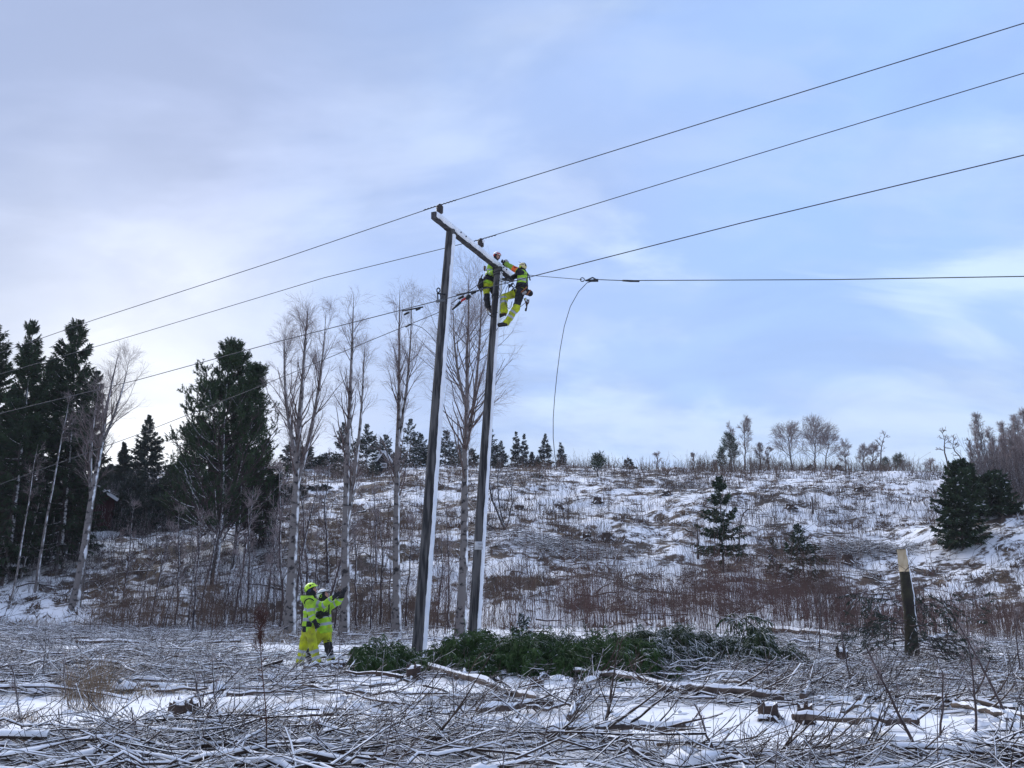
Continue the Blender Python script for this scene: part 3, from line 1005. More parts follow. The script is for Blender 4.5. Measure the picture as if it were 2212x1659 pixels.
for n_, (pxb, Y, pxt, pyt, n1, sp, lab) in enumerate((
        (1608, 113, 1610, 912, 26, .20, 'tall airy bare birch, highest of the leafless trees on the ridge'),
        (1712, 112, 1700, 934, 30, .42, 'round-crowned bare tree on the ridge, first of two alike'),
        (1762, 112, 1766, 930, 34, .46, 'round-crowned bare tree on the ridge, wider second of two alike'),
        (1782, 113, 1792, 950, 24, .40, 'bare tree merging with the wider round-crowned tree'),
        (1826, 116, 1826, 962, 20, .24, 'slim bare tree on the ridge past the round-crowned pair'),
        (1868, 118, 1866, 972, 20, .30, 'low bare tree beside the dead leaning tree'),
        (1885, 118, 1888, 968, 20, .30, 'low bare tree with a flat crown behind the dead leaning tree'),
        (1640, 115, 1642, 966, 20, .24, 'small bare tree just beyond the highest leafless birch'),
        (1660, 116, 1662, 975, 18, .24, 'small bare tree between the highest birch and the round pair'),
        (1545, 112, 1543, 1000, 14, .25, 'short bare bush-like tree where the ridge drops'),
        (1497, 114, 1497, 985, 14, .20, 'lone thin bare birch on the empty part of the ridge'),
        (1418, 117, 1420, 975, 7, .22, 'spindly half-dead tree on the empty part of the ridge'),
        (1520, 114, 1521, 1005, 12, .2, 'short thin bare birch near the three ridge pines'),
        (2010, 124, 2012, 1000, 14, .3, 'far low bare tree at the top of the snow track'),
        (1580, 120, 1578, 925, 18, .18, 'faint bare birch behind the one-sided pine'))):
    b_, h_, dx = spot(pxb, Y, pxt, pyt)
    make_birch('bare_tree', lab, h_ + .3, 0.11, b_, 0.22, n1=n1 + 4, n2=8, n3=5, spread=sp * 1.5, lean=(dx, 0), seed=400 + n_, bark=M_sap, ang=(38, 75) if sp > .38 else (28, 58), twig=0.012, group='leafless trees on the ridge', wob=0.2)

for pxb, Y, pxt, pyt, n1, lab in (
        (1256 + 640, 104, 1915, 930, 9, 'dead leaning tree with a bare crooked top above the snow track'),
        (1872, 103, 1896, 975, 6, 'shorter dead leaning tree crossing the taller one'),
        (2050, 92, 2032, 925, 9, 'crooked half-dead tree with a sparse bent top behind the thick spruce pair'),
        (2075, 92, 2060, 940, 9, 'second crooked half-dead tree behind the thick spruce pair'),
        (2092, 94, 2098, 945, 9, 'thin half-dead tree between the crooked trees and the dark thicket')):
    b_, h_, dx = spot(pxb, Y, pxt, pyt)
    make_birch('dead_tree', lab, h_, 0.12, b_, 0.5, n1=n1, n2=4, n3=2, spread=.2, lean=(dx, 0), seed=500 + pxb, bark=M_sap, ang=(45, 85), twig=0.02, group='dead trees above the snow track', wob=0.5)

# dark leafless wood at the right
wood = []
for k in range(4):
    wood.append(make_birch('bare_tree', 'tall leafless tree in the dense brown wood at the top corner of the slope', 12.0, 0.12, (0, 0, 0), 0.08, n1=44, n2=9, n3=6, spread=0.19, seed=600 + k, bark=M_sap, ang=(18, 42), twig=0.011,
                           group='trees of the dense brown wood', wob=0.15))
k = 0
for px, Y, pyt in ((2108, 86, 955), (2122, 84, 915), (2135, 82, 898), (2150, 84, 925), (2164, 80, 945), (2176, 82, 930), (2188, 78, 915), (2200, 80, 920), (2212, 76, 905), (2226, 78, 900), (2240, 74, 890),
                   (2140, 76, 985), (2155, 74, 960), (2170, 72, 965), (2186, 70, 950), (2202, 71, 940), (2218, 69, 945), (2235, 70, 930), (2128, 78, 975), (2260, 74, 900), (2280, 70, 910), (2195, 66, 985), (2210, 65, 970), (2178, 68, 1000), (2228, 64, 960), (2165, 69, 1020), (2250, 63, 950), (2275, 66, 900), (2300, 70, 880)):
    b_ = stand(px, 1100, Y)
    h_, dx = h_to(px, pyt, Y, b_)
    s_ = h_ / 12.0
    rot = (random.uniform(-.03, .03), random.uniform(-.03, .03), random.uniform(0, 6.28))
    if k < 4:
        o = wood[k]
        o.location, o.rotation_euler, o.scale = b_, rot, (s_, s_, s_)
    else:
        dup(wood[k % 4], b_, rot, (s_, s_, s_))
    k += 1

# ------------------------------------------------------------------ conifers on the slope
for pxb, pyb, pxt, pyt, rr_, sd, nb_, ns_, sn, lab, kw in (
        (2084, 1205, 2074, 1002, 1.75, 71, 300, 85, .02, 'thick dark spruce with a blunt top, front one of the pair at the slope foot', dict(shape=.35, top_round=.55)),
        (2152, 1190, 2152, 1020, 2.1, 72, 320, 85, .02, 'darker broader spruce, back one of the pair at the slope foot', dict(shape=.75, top_round=.1)),
        (1562, 1212, 1554, 1032, 1.85, 73, 150, 85, .05, 'slim dark spruce with gaps between its boughs, alone on the open slope', dict(shape=.55, gap=.65, z0=.14)),
        (1736, 1226, 1720, 1132, 1.8, 74, 110, 70, .12, 'small spreading spruce with tiered boughs on the open slope', dict(shape=.9, gap=.4, z0=.10)),
        (1670, 1212, 1667, 1164, .75, 75, 34, 34, .18, 'short snowy spruce close beside the small spreading spruce', dict(shape=.7)),
        (1130, 1392, 1126, 1328, .55, 76, 40, 40, .25, 'young snow-flecked spruce standing in the heap of felled boughs', dict(shape=.7))):
    Yg = {2084: 50, 2152: 52.5, 1562: 49, 1736: 48, 1670: 49, 1130: 23.5}[pxb]
    b_ = Vector(at(pxb, pyb, Yg))
    b_[2] = min(b_[2], hz(b_[0], Yg)) - 0.05
    b_[2] = hz(b_[0], Yg) - 0.05
    h_, dx = h_to(pxt, pyt, Yg, b_)
    make_spruce('spruce_tree', lab, h_, rr_, b_, sd, nb=nb_, ns=ns_, sl=.30 if pxb != 1130 else .16, sw=.042 if pxb != 1130 else .03, snowy=sn, droop=-0.25, lean=dx, **{**dict(z0=.04), **kw})
# ------------------------------------------------------------------ the two-legged power line pole
NL = (1.29, 2.53)
AXD = np.array([0.4545, 0.8908, 0.0])              # crossarm direction
LD = np.array([0.8908, -0.4545, 0.0])              # line direction, towards the right and the camera
baseL = np.array([*ground(898, 1424)[:1], 0, 0])[:3]
YL, YR = 20.3, 22.85
bL = at(900, 1424, 20.1)
bL[2] = hz(bL[0], 20.1) - 0.1
tL = at(974, 497, YL)
bR = at(1019, 1392, 22.7)
bR[2] = hz(bR[0], 22.7) - 0.1
tR = at(1076, 578, YR)
pole_root = thing('power_pole', 'wooden two-legged power line pole with a crossarm, snow plastered on one side', 'utility pole', (float(bL[0]), float(bL[1]), float(bL[2])))
PO = np.array([float(bL[0]), float(bL[1]), float(bL[2])])
WA = math.atan2(LD[1], LD[0])


def make_pole(b_, t_, r0, r1, seed):
    r_ = np.random.default_rng(seed)
    K, S = 60, 26
    q = np.linspace(0, 1, K)
    C = b_[None] * (1 - q[:, None]) + t_[None] * q[:, None] - PO
    C[:, 0] += 0.018 * np.sin(q * 5 + seed)
    rr = r0 + (r1 - r0) * q
    th = np.arange(S) * 2 * math.pi / S
    rad = rr[:, None] * (1 + 0.035 * vnoise(th[None, :] * 4.5 + seed * 7, q[:, None] * 9) + 0.05 * np.minimum(vnoise(th[None, :] * 6.4 + seed, q[:, None] * 5 + 4), 0))
    rad[:, -1] = rad[:, -1]
    V = np.stack([C[:, None, 0] + rad * np.cos(th), C[:, None, 1] + rad * np.sin(th), np.repeat(C[:, 2:3], S, 1)], -1).reshape(-1, 3)
    i = np.arange(K - 1)[:, None] * S
    j = np.arange(S)[None]
    j2 = (j + 1) % S
    Q = np.stack([i + j, i + j2, i + S + j2, i + S + j], -1).reshape(-1, 4)
    g_ = Geo().add(V, Q)
    top = (K - 1) * S
    g_.add(np.concatenate([V[top:top + S], C[-1:] + [[0, 0, .02]]]), None, [[k, (k + 1) % S, S] for k in range(S)])
    p = g_.obj('pole', M_pole, pole_root)
    # wind-blown snow crust along the pole
    Ka, Sa = 150, 11
    q = np.linspace(0.012, 0.985, Ka)
    C = b_[None] * (1 - q[:, None]) + t_[None] * q[:, None] - PO
    C[:, 0] += 0.018 * np.sin(q * 5 + seed)
    rr = r0 + (r1 - r0) * q
    wl_ = 0.64 + 0.16 * vnoise(q * 38, q * 0 + seed) + 0.10 * vnoise(q * 120, q * 0 + seed + 5)
    wr_ = 0.80 + 0.14 * vnoise(q * 30, q * 0 + seed + 9)
    a = np.linspace(-1, 1, Sa)
    ang = WA + 0.16 + np.where(a[None] < 0, a[None] * wl_[:, None], a[None] * wr_[:, None])
    thick = (0.030 + 0.012 * vnoise(q * 60, q * 0 + 2 * seed))[:, None] * np.sqrt(np.clip(1 - a[None] ** 4, 0, 1)) + 0.004 - 0.02 * (np.abs(a[None]) > 0.99)
    rad = rr[:, None] + thick
    V = np.stack([C[:, None, 0] + rad * np.cos(ang), C[:, None, 1] + rad * np.sin(ang), np.repeat(C[:, 2:3], Sa, 1)], -1).reshape(-1, 3)
    i = np.arange(Ka - 1)[:, None] * Sa
    j = np.arange(Sa - 1)[None]
    Q = np.stack([i + j, i + j + 1, i + Sa + j + 1, i + Sa + j], -1).reshape(-1, 4)
    Geo().add(V, Q).obj('snow_crust', M_snow, p)
    return p


make_pole(bL, tL, 0.175, 0.128, 1)
make_pole(bR, tR, 0.165, 0.125, 2)

HB = (tL[2] + tR[2]) / 2
pe0 = on_plane(938, 468, tL, AXD)
cross_c0 = np.array([tL[0], tL[1], 0]) - AXD * 0.93
cross_c1 = np.array([tL[0], tL[1], 0]) + AXD * 3.92
ZB = tL[2] + 0.03
RX = np.stack([AXD, -LD, np.array([0, 0, 1.0])], 1)      # columns: along, across, up


def arm_pt(s, across=0.0, up=0.0):
    p = np.array([tL[0], tL[1], ZB + 0.0]) + AXD * s + LD * across
    p[2] = ZB + (tR[2] - tL[2]) / 2.84 * s + up
    return p


K = 40
ss = np.linspace(-0.93, 3.92, K)
prof = np.array([(-.075, -.10), (.075, -.10), (.082, -.09), (.082, .09), (.075, .10), (-.075, .10), (-.082, .09), (-.082, -.09)])
V = np.array([[arm_pt(s, a, u) - PO for a, u in prof] for s in ss])
V += 0.004 * rng.normal(size=V.shape)
n8 = 8
i = np.arange(K - 1)[:, None] * n8
j = np.arange(n8)[None]
j2 = (j + 1) % n8
ga = Geo().add(V.reshape(-1, 3), np.stack([i + j, i + j2, i + n8 + j2, i + n8 + j], -1).reshape(-1, 4))
for e in (0, K - 1):
    ga.add(np.concatenate([V[e], V[e].mean(0)[None]]), None, [[k, (k + 1) % n8, 8] for k in range(n8)])
arm = ga.obj('crossarm', M_beam, pole_root, smooth=False)
K = 110
ss = np.linspace(-0.90, 3.86, K)
cr_ = []
for s in ss:
    e = min(1, (s + 0.90) / 0.05, (3.86 - s) / 0.10)
    e = math.sqrt(max(e, 0.02))
    w = (0.045 + 0.012 * vnoise(s * 4, 3)) * e
    lo = -0.055 + 0.03 * vnoise(s * 6, 8) + 0.02 * vnoise(s * 21, 2)
    cr_.append([arm_pt(s, 0.078, lo), arm_pt(s, 0.082 + w * 0.75, lo + 0.02), arm_pt(s, 0.082 + w * 1.15, 0.02), arm_pt(s, 0.082 + w, 0.085), arm_pt(s, 0.04, 0.105 + w * 0.9),
                arm_pt(s, -0.03, 0.102 + w * 0.7), arm_pt(s, -0.076, 0.098)])
V = np.array(cr_) - PO
n7 = 7
i = np.arange(K - 1)[:, None] * n7
j = np.arange(n7 - 1)[None]
gs = Geo().add(V.reshape(-1, 3), np.stack([i + j, i + j + 1, i + n7 + j + 1, i + n7 + j], -1).reshape(-1, 4))
for e in (0, K - 1):
    gs.add(V[e], None, [[0, k, k + 1] for k in range(1, 6)])
gs.obj('snow_crust', M_snow, arm)
# snow bolts left bare, straps, brace
gb = Geo()
for s in (0.33, 0.62, 3.02, 3.22):
    gb.lathe([(0, .16), (.022, .16), (.022, .06), (0, .06)], arm_pt(s, 0.0, 0.02) - PO, 8, rot=np.stack([AXD, np.array([0, 0, 1.0]), LD], 1))
gb.obj('bolt', M_dark, arm)
g_ = Geo()
a0, a1 = tR + np.array([0.10, -0.05, -0.42]) - PO, arm_pt(3.75, 0.0, -0.10) - PO
g_.tubes(np.stack([a0, (a0 + a1) / 2, a1])[None], 0.05, 8)
g_.obj('brace', M_beam, pole_root)
g_ = Geo()
for z_ in (0.18, 0.30, 0.95, 1.02, 1.60):
    th = np.linspace(0, 2 * math.pi, 20)
    c = tR - np.array([0, 0, z_]) - PO + (bR - tR) / (tR[2] - bR[2]) * z_ * np.array([1, 1, 0])
    g_.tubes(np.stack([c[0] + .140 * np.cos(th), c[1] + .140 * np.sin(th), c[2] + 0.03 * np.sin(th + z_ * 9)], -1)[None], 0.013, 6)
g_.obj('pole_strap', M_rubber, pole_root)


def insulator(s, mat_, snowcap, up=0.10, name='insulator'):
    c = arm_pt(s, 0.0, up) - PO
    pr = [(0.0, 0.0), (.02, 0), (.02, .10), (.07, .11), (.095, .12)]
    z = .13
    for k in range(4):
        pr += [(.098, z), (.102, z + .012), (.098, z + .03), (.084, z + .036), (.084, z + .044)]
        z += .05
    pr += [(.080, z), (.055, z + .01), (.060, z + .03), (.045, z + .05), (0, z + .055)]
    o = Geo().lathe(pr, c, 20, 0).obj(name, mat_, pole_root)
    if snowcap:
        Geo().lathe([(0, .06), (.03, .05), (.05, .02), (.045, -.03), (.02, -.06), (0, -.06)], c + LD * 0.085 + [0, 0, .27], 10).obj('snow_cap', M_snow, o)
    return c + PO + np.array([0, 0, z + .03])


I1 = insulator(-0.62, M_porc, False)
I2 = insulator(1.75, M_porc, True)
I3 = insulator(3.45, M_porcg, False, up=0.10)

# warning plate, bent round the second pole
def pole_at(b_, t_, z):
    q = (z - b_[2]) / (t_[2] - b_[2])
    return b_ + (t_ - b_) * q


zs_ = at(1027, 1179, 22.7)[2]
pc = pole_at(bR, tR, zs_)
sign = thing('warning_sign', 'small pale plate with two lines of text wrapped round the second pole', 'sign', tuple(pc))
th = np.linspace(-2.35, -0.55, 12)
rs = 0.168
V = np.concatenate([np.stack([rs * np.cos(th), rs * np.sin(th), 0 * th + z_], -1) for z_ in (-.115, .115)] + [np.stack([(rs + .006) * np.cos(th), (rs + .006) * np.sin(th), 0 * th + z_], -1) for z_ in (-.115, .115)])
n = len(th)
Q = [[n * 2 + k, n * 2 + k + 1, n * 3 + k + 1, n * 3 + k] for k in range(n - 1)] + [[k + 1, k, n + k, n + k + 1] for k in range(n - 1)] + [[k, k + 1, 2 * n + k + 1, 2 * n + k] for k in range(n - 1)] + [[n + k + 1, n + k, 3 * n + k, 3 * n + k + 1] for k in range(n - 1)]
Q += [[0, 2 * n, 3 * n, n], [n - 1, 2 * n - 1, 4 * n - 1, 3 * n - 1]]
Geo().add(V, Q).obj('plate', M_plate, sign)


def text_mesh(name, txt, size, mat_, parent, mapf):
    cu = bpy.data.curves.new(name, 'FONT')
    cu.body = txt
    cu.size = size
    cu.resolution_u = 2
    tmp = bpy.data.objects.new(name, cu)
    COL.objects.link(tmp)
    dg = bpy.context.evaluated_depsgraph_get()
    me = bpy.data.meshes.new_from_object(tmp.evaluated_get(dg))
    bpy.data.objects.remove(tmp)
    for v in me.vertices:
        v.co = mapf(v.co.x, v.co.y)
    me.materials.clear()
    me.materials.append(mat_)
    o = bpy.data.objects.new(name, me)
    COL.objects.link(o)
    o.parent = parent
    return o


for row, (txt, z_) in enumerate((('Høyspenning', .022), ('Livsfare', -.070))):
    text_mesh('lettering', txt, 0.062, M_ink, sign, lambda x, y, z_=z_: Vector(((rs + .0085) * math.cos(-1.72 + x / rs), (rs + .0085) * math.sin(-1.72 + x / rs), z_ + y * 1.15)))

# green sling round the foot of the second pole
sl = thing('lifting_sling', 'dark green lifting sling looped round the foot of the second pole', 'sling', tuple(bR))
g_ = Geo()
th = np.linspace(0, 2 * math.pi, 28)
for z_, tl, r_ in ((0.42, 0.10, .20), (0.24, 0.02, .205)):
    g_.tubes(np.stack([r_ * np.cos(th) * 1.02 + .02, r_ * np.sin(th), z_ - tl * np.cos(th) + 0 * th], -1)[None], 0.045, 8)
g_.obj('sling_loop', M_greenr, sl)
Geo().box((0.24, -0.10, 0.27), (0.10, 0.05, 0.06)).obj('buckle', M_dark, sl)

# ------------------------------------------------------------------ wires
def wire(name, label, pts, r=0.011, mat_=None, sag=0.0, S=6, cat='cable', group=None):
    pts = np.asarray(pts, float)
    out = []
    for a, b_ in zip(pts[:-1], pts[1:]):
        n = max(4, int(np.linalg.norm(b_ - a) / 0.8))
        q = np.linspace(0, 1, n, endpoint=False)[:, None]
        seg = a + (b_ - a) * q
        seg[:, 2] -= sag * 4 * (q * (1 - q))[:, 0]
        out.append(seg)
    out.append(pts[-1:])
    P = np.concatenate(out)
    o = Geo().tubes(P[None], np.full((1, len(P)), r), S, cap=True).obj(name, mat_ or M_wire)
    return tag(o, label, cat, group)


def far(p0, p1, d):
    v = np.asarray(p1) - np.asarray(p0)
    return np.asarray(p1) + v / np.linalg.norm(v) * d


PL = lambda px, py, p0: on_plane(px, py, p0, LD)
GW = 'power line wires'
r1 = PL(2212, 50, I1)
l1 = PL(200, 692, I1)
l1b = PL(0, 762, I1)
wire('power_line_wire', 'topmost wire of the power line, tied to the outermost insulator', [far(I1, r1, 25), r1, PL(1600, 240, I1), I1, PL(600, 562, I1), l1, l1b, far(l1, l1b, 30)], .0115, group=GW)
r2 = PL(2212, 158, I2)
wire('power_line_wire', 'second wire from the top, tied to the snow-capped insulator in mid crossarm', [far(I2, r2, 25), r2, PL(1600, 344, I2), I2, PL(700, 600, I2), PL(230, 742, I2), PL(0, 808, I2), far(PL(230, 742, I2), PL(0, 808, I2), 30)], .0115, group=GW)
# wrapped ties at the insulators
for I_ in (I1, I2):
    t_ = np.linspace(-.55, .55, 60)
    P = I_[None] + LD * t_[:, None]
    P[:, 2] += 0.012 * np.sin(t_ * 60) + (I_[2] * 0)
    slope = (r1 - I1)[2] / np.dot(r1 - I1, LD)
    P[:, 2] += slope * t_
    tag(Geo().tubes(P[None], np.full((1, 60), .015), 5).obj('wire_tie', M_wire), 'wavy binding wire wound over the conductor at the ' + ('outermost insulator' if I_ is I1 else 'snow-capped insulator'), 'wire tie', 'wire ties')

brk = at(952, 648, 19.93)
r3 = PL(2212, 335, brk)
wire('power_line_wire', 'third wire, lowered to hang in front of both poles below the crossarm', [far(brk, r3, 25), r3, PL(1600, 482, brk), PL(1150, 597, brk), brk, PL(600, 738, brk), PL(300, 820, brk), PL(0, 893, brk), far(PL(300, 820, brk), PL(0, 893, brk), 30)], .012, group=GW)
p4 = at(1050, 603, 22.75)
wire('power_line_wire', 'lowest wire, pulled tight by a hoist behind the first pole', [p4, PL(945, 676, p4), PL(760, 752, p4), PL(560, 835, p4), PL(300, 938, p4), PL(0, 1046, p4), far(PL(300, 938, p4), PL(0, 1046, p4), 30)], .0115, group=GW)
p5 = tR + np.array([0.25, -0.1, -0.30])
cl0 = PL(1258, 604, p5)
cl1 = PL(1292, 604, p5)
r5 = PL(2212, 597, p5)
wire('pulling_rope', 'thin taut rope running from the linemen to the cable clamp', [PL(1120, 592, p5), PL(1160, 596, p5), cl0], .009)
wire('power_line_wire', 'level wire running from the clamp out past the thick dark sleeve', [cl1, PL(1345, 606, p5), PL(1800, 604, p5), r5, far(cl1, r5, 25)], .0125, group=GW)
tag(Geo().tubes(np.stack([PL(1345, 606, p5), PL(1362, 607, p5), PL(1381, 607.5, p5)])[None], np.array([[.028, .034, .028]]), 8, cap=True).obj('splice_sleeve', M_dark), 'thick dark splice sleeve on the level wire beside the clamp', 'splice sleeve')
Yc = cl1[1]
tail = [at(px, py, Yc) for px, py in ((1284, 606), (1268, 611), (1250, 630), (1232, 662), (1219, 705), (1210, 755), (1203, 810), (1198, 860), (1195, 905), (1195, 945), (1198, 980), (1203, 1010))]
wire('cable_tail', 'loose cable end hanging in a long curve down from the clamp', tail, .011)
# come-along clamp
cl = thing('cable_clamp', 'jawed cable clamp with a raised triangular lever holding the loose cable', 'clamp', tuple(cl1))
e = lambda px, py: at(px, py, Yc) - cl1
g_ = Geo()
g_.tubes(np.stack([e(1268, 605), e(1280, 599.5)])[None], .022, 6, cap=True)
g_.tubes(np.stack([e(1280, 599.5), e(1290, 605)])[None], .022, 6, cap=True)
g_.obj('lever', M_steel, cl)
g_ = Geo().tubes(np.stack([e(1264, 605.5), e(1275, 606.5), e(1292, 605.5)])[None], np.array([[.025, .04, .05]]), 8, cap=True)
g_.obj('jaw', M_dark, cl)
th = np.linspace(0, 2 * math.pi, 14)
c = e(1258, 604)
Geo().tubes((c[None] + 0.06 * np.stack([np.cos(th), 0 * th, np.sin(th)], -1))[None], .014, 6).obj('shackle', M_dark, cl)

# bracket and pulley on the first pole
br = thing('wire_bracket', 'dark bracket with an eye and pulley holding the third wire at the first pole', 'bracket', tuple(brk))
th = np.linspace(0, 2 * math.pi, 16)
e = lambda px, py, dy=0.0: at(px, py, 19.93 + dy) - brk
Geo().tubes((e(947, 627)[None] + 0.055 * np.stack([0.8 * np.cos(th), 0 * th, np.sin(th) * 1.2], -1))[None], .018, 6).obj('eye', M_dark, br)
g_ = Geo()
g_.tubes(np.stack([e(945, 633), e(946, 648)])[None], .02, 6, cap=True)
g_.tubes(np.stack([e(951, 633), e(953, 648)])[None], .02, 6, cap=True)
g_.tubes(np.stack([e(944, 634), e(962, 636, .2)])[None], .022, 6, cap=True)
g_.obj('hanger', M_dark, br)
Geo().tubes(np.stack([e(942, 651), e(962, 648)])[None], .045, 8, cap=True).obj('pulley', M_steel, br)
# grips on the third wire
for px, py, lab in ((891, 669, 'small grip clipped on the third wire before the first pole'), (1010, 634, 'small grip clipped on the third wire between the poles')):
    p = PL(px, py, brk)
    gr = thing('wire_grip', lab, 'wire grip', tuple(p), 'grips on the third wire')
    Geo().tubes(np.stack([-LD * .35, LD * .35])[None] + np.array([0, 0, .02]), .022, 6, cap=True).obj('clamp_bar', M_dark, gr)
    Geo().tubes(np.stack([LD * -.28 + [0, 0, -.10], LD * -.12 + [0, 0, -.06]])[None], .03, 6, cap=True).obj('hook', M_rubber, gr)
    Geo().tubes(np.stack([LD * .12 + [0, 0, -.03], LD * .26 + [0, 0, .0]])[None], .03, 6, cap=True).obj('hook', M_rubber, gr)
# hoist on the lowest wire
ho = thing('lever_hoist', 'black lever hoist with red links hanging on the lowest wire between the poles', 'hoist', tuple(PL(1000, 652, p4)))
e = lambda px, py: PL(px, py, p4) - PL(1000, 652, p4)
Geo().tubes(np.stack([e(977, 669), e(986, 661), e(995, 652)])[None], np.array([[.028, .04, .055]]), 8, cap=True).obj('handle', M_rubber, ho)
g_ = Geo()
for k in range(3):
    c = e(998 + 3.6 * k, 649 - 2.2 * k)
    th = np.linspace(0, 2 * math.pi, 12)
    g_.tubes((c[None] + 0.05 * (np.cos(th)[:, None] * unit(e(1010, 641)) + np.sin(th)[:, None] * np.array([[0, 0, .6]])))[None], .016, 5)
g_.obj('red_link', M_red, ho)
Geo().tubes(np.stack([e(1007, 645), e(1012, 641), e(1015, 637)])[None], np.array([[.06, .075, .05]]), 8, cap=True).obj('hook_block', M_dark, ho)
wire('hoist_strap', 'thin dark strap slanting down behind the first pole to the hoist', [at(953, 650, 20.6), PL(985, 660, p4)], .010)
tl_ = [at(px, py, PL(884, 703, p4)[1]) for px, py in ((884, 701), (897, 702), (912, 708), (926, 720), (937, 733), (945, 745), (950, 760))]
wire('cable_tail', 'short loose cable end curling down behind the first pole', tl_, .010)
tag(Geo().tubes(np.stack([PL(876, 706, p4), PL(886, 701, p4)])[None], .03, 6, cap=True).obj('wire_grip', M_dark), 'small grip on the lowest wire where the short cable end leaves it', 'wire grip')

# rope loop on the felled boughs
P = [at(px, py, 18.95) for px, py in ((1020, 1372), (1018, 1385), (1013, 1398), (1011, 1407), (1013, 1413), (1018, 1415), (1023, 1411), (1022, 1404), (1017, 1399), (1014, 1396))]
wire('rope_loop', 'pale rope loop hanging over the felled spruce boughs', P, .012, M_rope, cat='rope')
# ------------------------------------------------------------------ broken spruce trunk on the right
bb = ground(1972, 1446)
bb[2] = hz(bb[0], bb[1]) - 0.06
bt = at(1946, 1186, bb[1] + 0.1)
snag = thing('broken_trunk', 'tall broken-off spruce trunk with a pale freshly cut face and a few low green boughs', 'tree', tuple(bb))
e = bt - bb
q = np.linspace(0, 1, 22)[:, None]
P = e * q + np.array([[0.05, 0, 0]]) * np.sin(q * 3)
rr = 0.140 - 0.030 * q[:, 0] + 0.10 * np.exp(-q[:, 0] * 8) + 0.006 * rng.normal(size=22)
cut = 0.83
S = 16
th = np.arange(S) * 2 * math.pi / S
Vt = []
for k in range(22):
    ring = np.stack([P[k, 0] + rr[k] * np.cos(th), P[k, 1] + rr[k] * np.sin(th), P[k, 2] + 0 * th], -1)
    Vt.append(ring)
Vt = np.array(Vt)
# the upper end is cut back on the side facing the camera and left
nv = np.array([-0.55, -0.83])
for k in range(22):
    if q[k, 0] > cut:
        dn = (Vt[k, :, 0] - P[k, 0]) * nv[0] + (Vt[k, :, 1] - P[k, 1]) * nv[1]
        lim = 0.02 - 0.10 * (q[k, 0] - cut) / (1 - cut)
        over = np.clip(dn - lim, 0, None)
        Vt[k, :, 0] -= over * nv[0]
        Vt[k, :, 1] -= over * nv[1]
i = np.arange(21)[:, None] * S
j = np.arange(S)[None]
j2 = (j + 1) % S
Qt = np.stack([i + j, i + j2, i + S + j2, i + S + j], -1).reshape(-1, 4)
fc = Vt.reshape(-1, 3)[Qt].mean(1)
kk = np.repeat(np.arange(21), S)
dn = (fc[:, 0] - P[kk, 0]) * nv[0] + (fc[:, 1] - P[kk, 1]) * nv[1]
isc = (q[kk, 0] >= cut - 0.03) & (dn > -0.085) & ((Vt.reshape(-1, 3)[Qt].std(1)[:, 0] > -1))
lim = 0.02 - 0.10 * np.clip((q[kk, 0] - cut) / (1 - cut), 0, 1)
isc = (q[kk, 0] >= cut - 0.03) & (dn > lim - 0.02)
g_ = Geo().add(Vt.reshape(-1, 3), Qt[~isc])
g_.add(np.concatenate([Vt[-1], P[-1:]]), None, [[k, (k + 1) % S, S] for k in range(S)])
tk = g_.obj('trunk', M_snag, snag)
uq, inv = np.unique(Qt[isc], return_inverse=True)
Geo().add(Vt.reshape(-1, 3)[uq], inv.reshape(-1, 4)).obj('cut_face', M_wood, snag, smooth=False)
qa = np.linspace(0.35, 1.0, 30)
Pa = e * qa[:, None] + np.array([[0.05, 0, 0]]) * np.sin(qa[:, None] * 3)
ra = np.interp(qa, q[:, 0], rr)
a = np.linspace(-1, 1, 7)
ang = -0.25 + a[None] * (0.55 + 0.25 * vnoise(qa * 30, qa * 0 + 4))[:, None]
rad = ra[:, None] + (0.012 + 0.014 * np.clip(vnoise(qa * 22, qa * 0 + 1) + .4, 0, 1))[:, None] * np.sqrt(np.clip(1 - a[None] ** 4, 0, 1)) - 0.004
V = np.stack([Pa[:, None, 0] + rad * np.cos(ang), Pa[:, None, 1] + rad * np.sin(ang), np.repeat(Pa[:, 2:3], 7, 1)], -1)
i = np.arange(29)[:, None] * 7
j = np.arange(6)[None]
Geo().add(V.reshape(-1, 3), np.stack([i + j, i + j + 1, i + 8 + j, i + 7 + j], -1).reshape(-1, 4)).obj('snow_crust', M_snow, tk)
r_ = np.random.default_rng(8)
Pt = (e * q)[None]
Rt = rr[None]
B1, R1 = grow(Pt, Rt, 34, 0.10, 0.80, (75, 105), lambda t: 1.5 * (1.15 - 0.5 * t), 6, -0.02, 0.06, 0.10, 0.4, 1, r_)
B2, R2 = grow(B1[:24], R1[:24], 7, 0.25, 1.0, (30, 60), lambda t: 0.55 + 0 * t, 4, -0.10, 0.08, 0.7, 0.5, 1, r_)
V1, Q1 = sprays(B2, 24, 0.11, 0.010, -0.35, r_)
V2, Q2 = sprays(B1[:24], 36, 0.12, 0.010, -0.35, r_, 0.35)
cb = Geo()
cb.tubes(B1, np.maximum(R1, .007), 4, 2).tubes(B2, np.maximum(R2, .005), 3, 2)
m1 = (r_.random(len(Q1)) > 0.95).astype(int)
m2 = (r_.random(len(Q2)) > 0.95).astype(int)
low1 = V1.reshape(-1, 4, 3)[:, 0, 2] < 1.75
low2 = V2.reshape(-1, 4, 3)[:, 0, 2] < 1.75
cb.add(V1, Q1[low1], None, m1[low1]).add(V2, Q2[low2], None, m2[low2])
cb.obj('crown', [M_needb, M_snow, M_sap], snag, smooth=False)
B1, R1 = grow(Pt, Rt, 26, 0.0, 0.10, (60, 110), lambda t: .6 + 0 * t, 5, 0.10, 0.1, 0.07, 0.4, 1, r_)
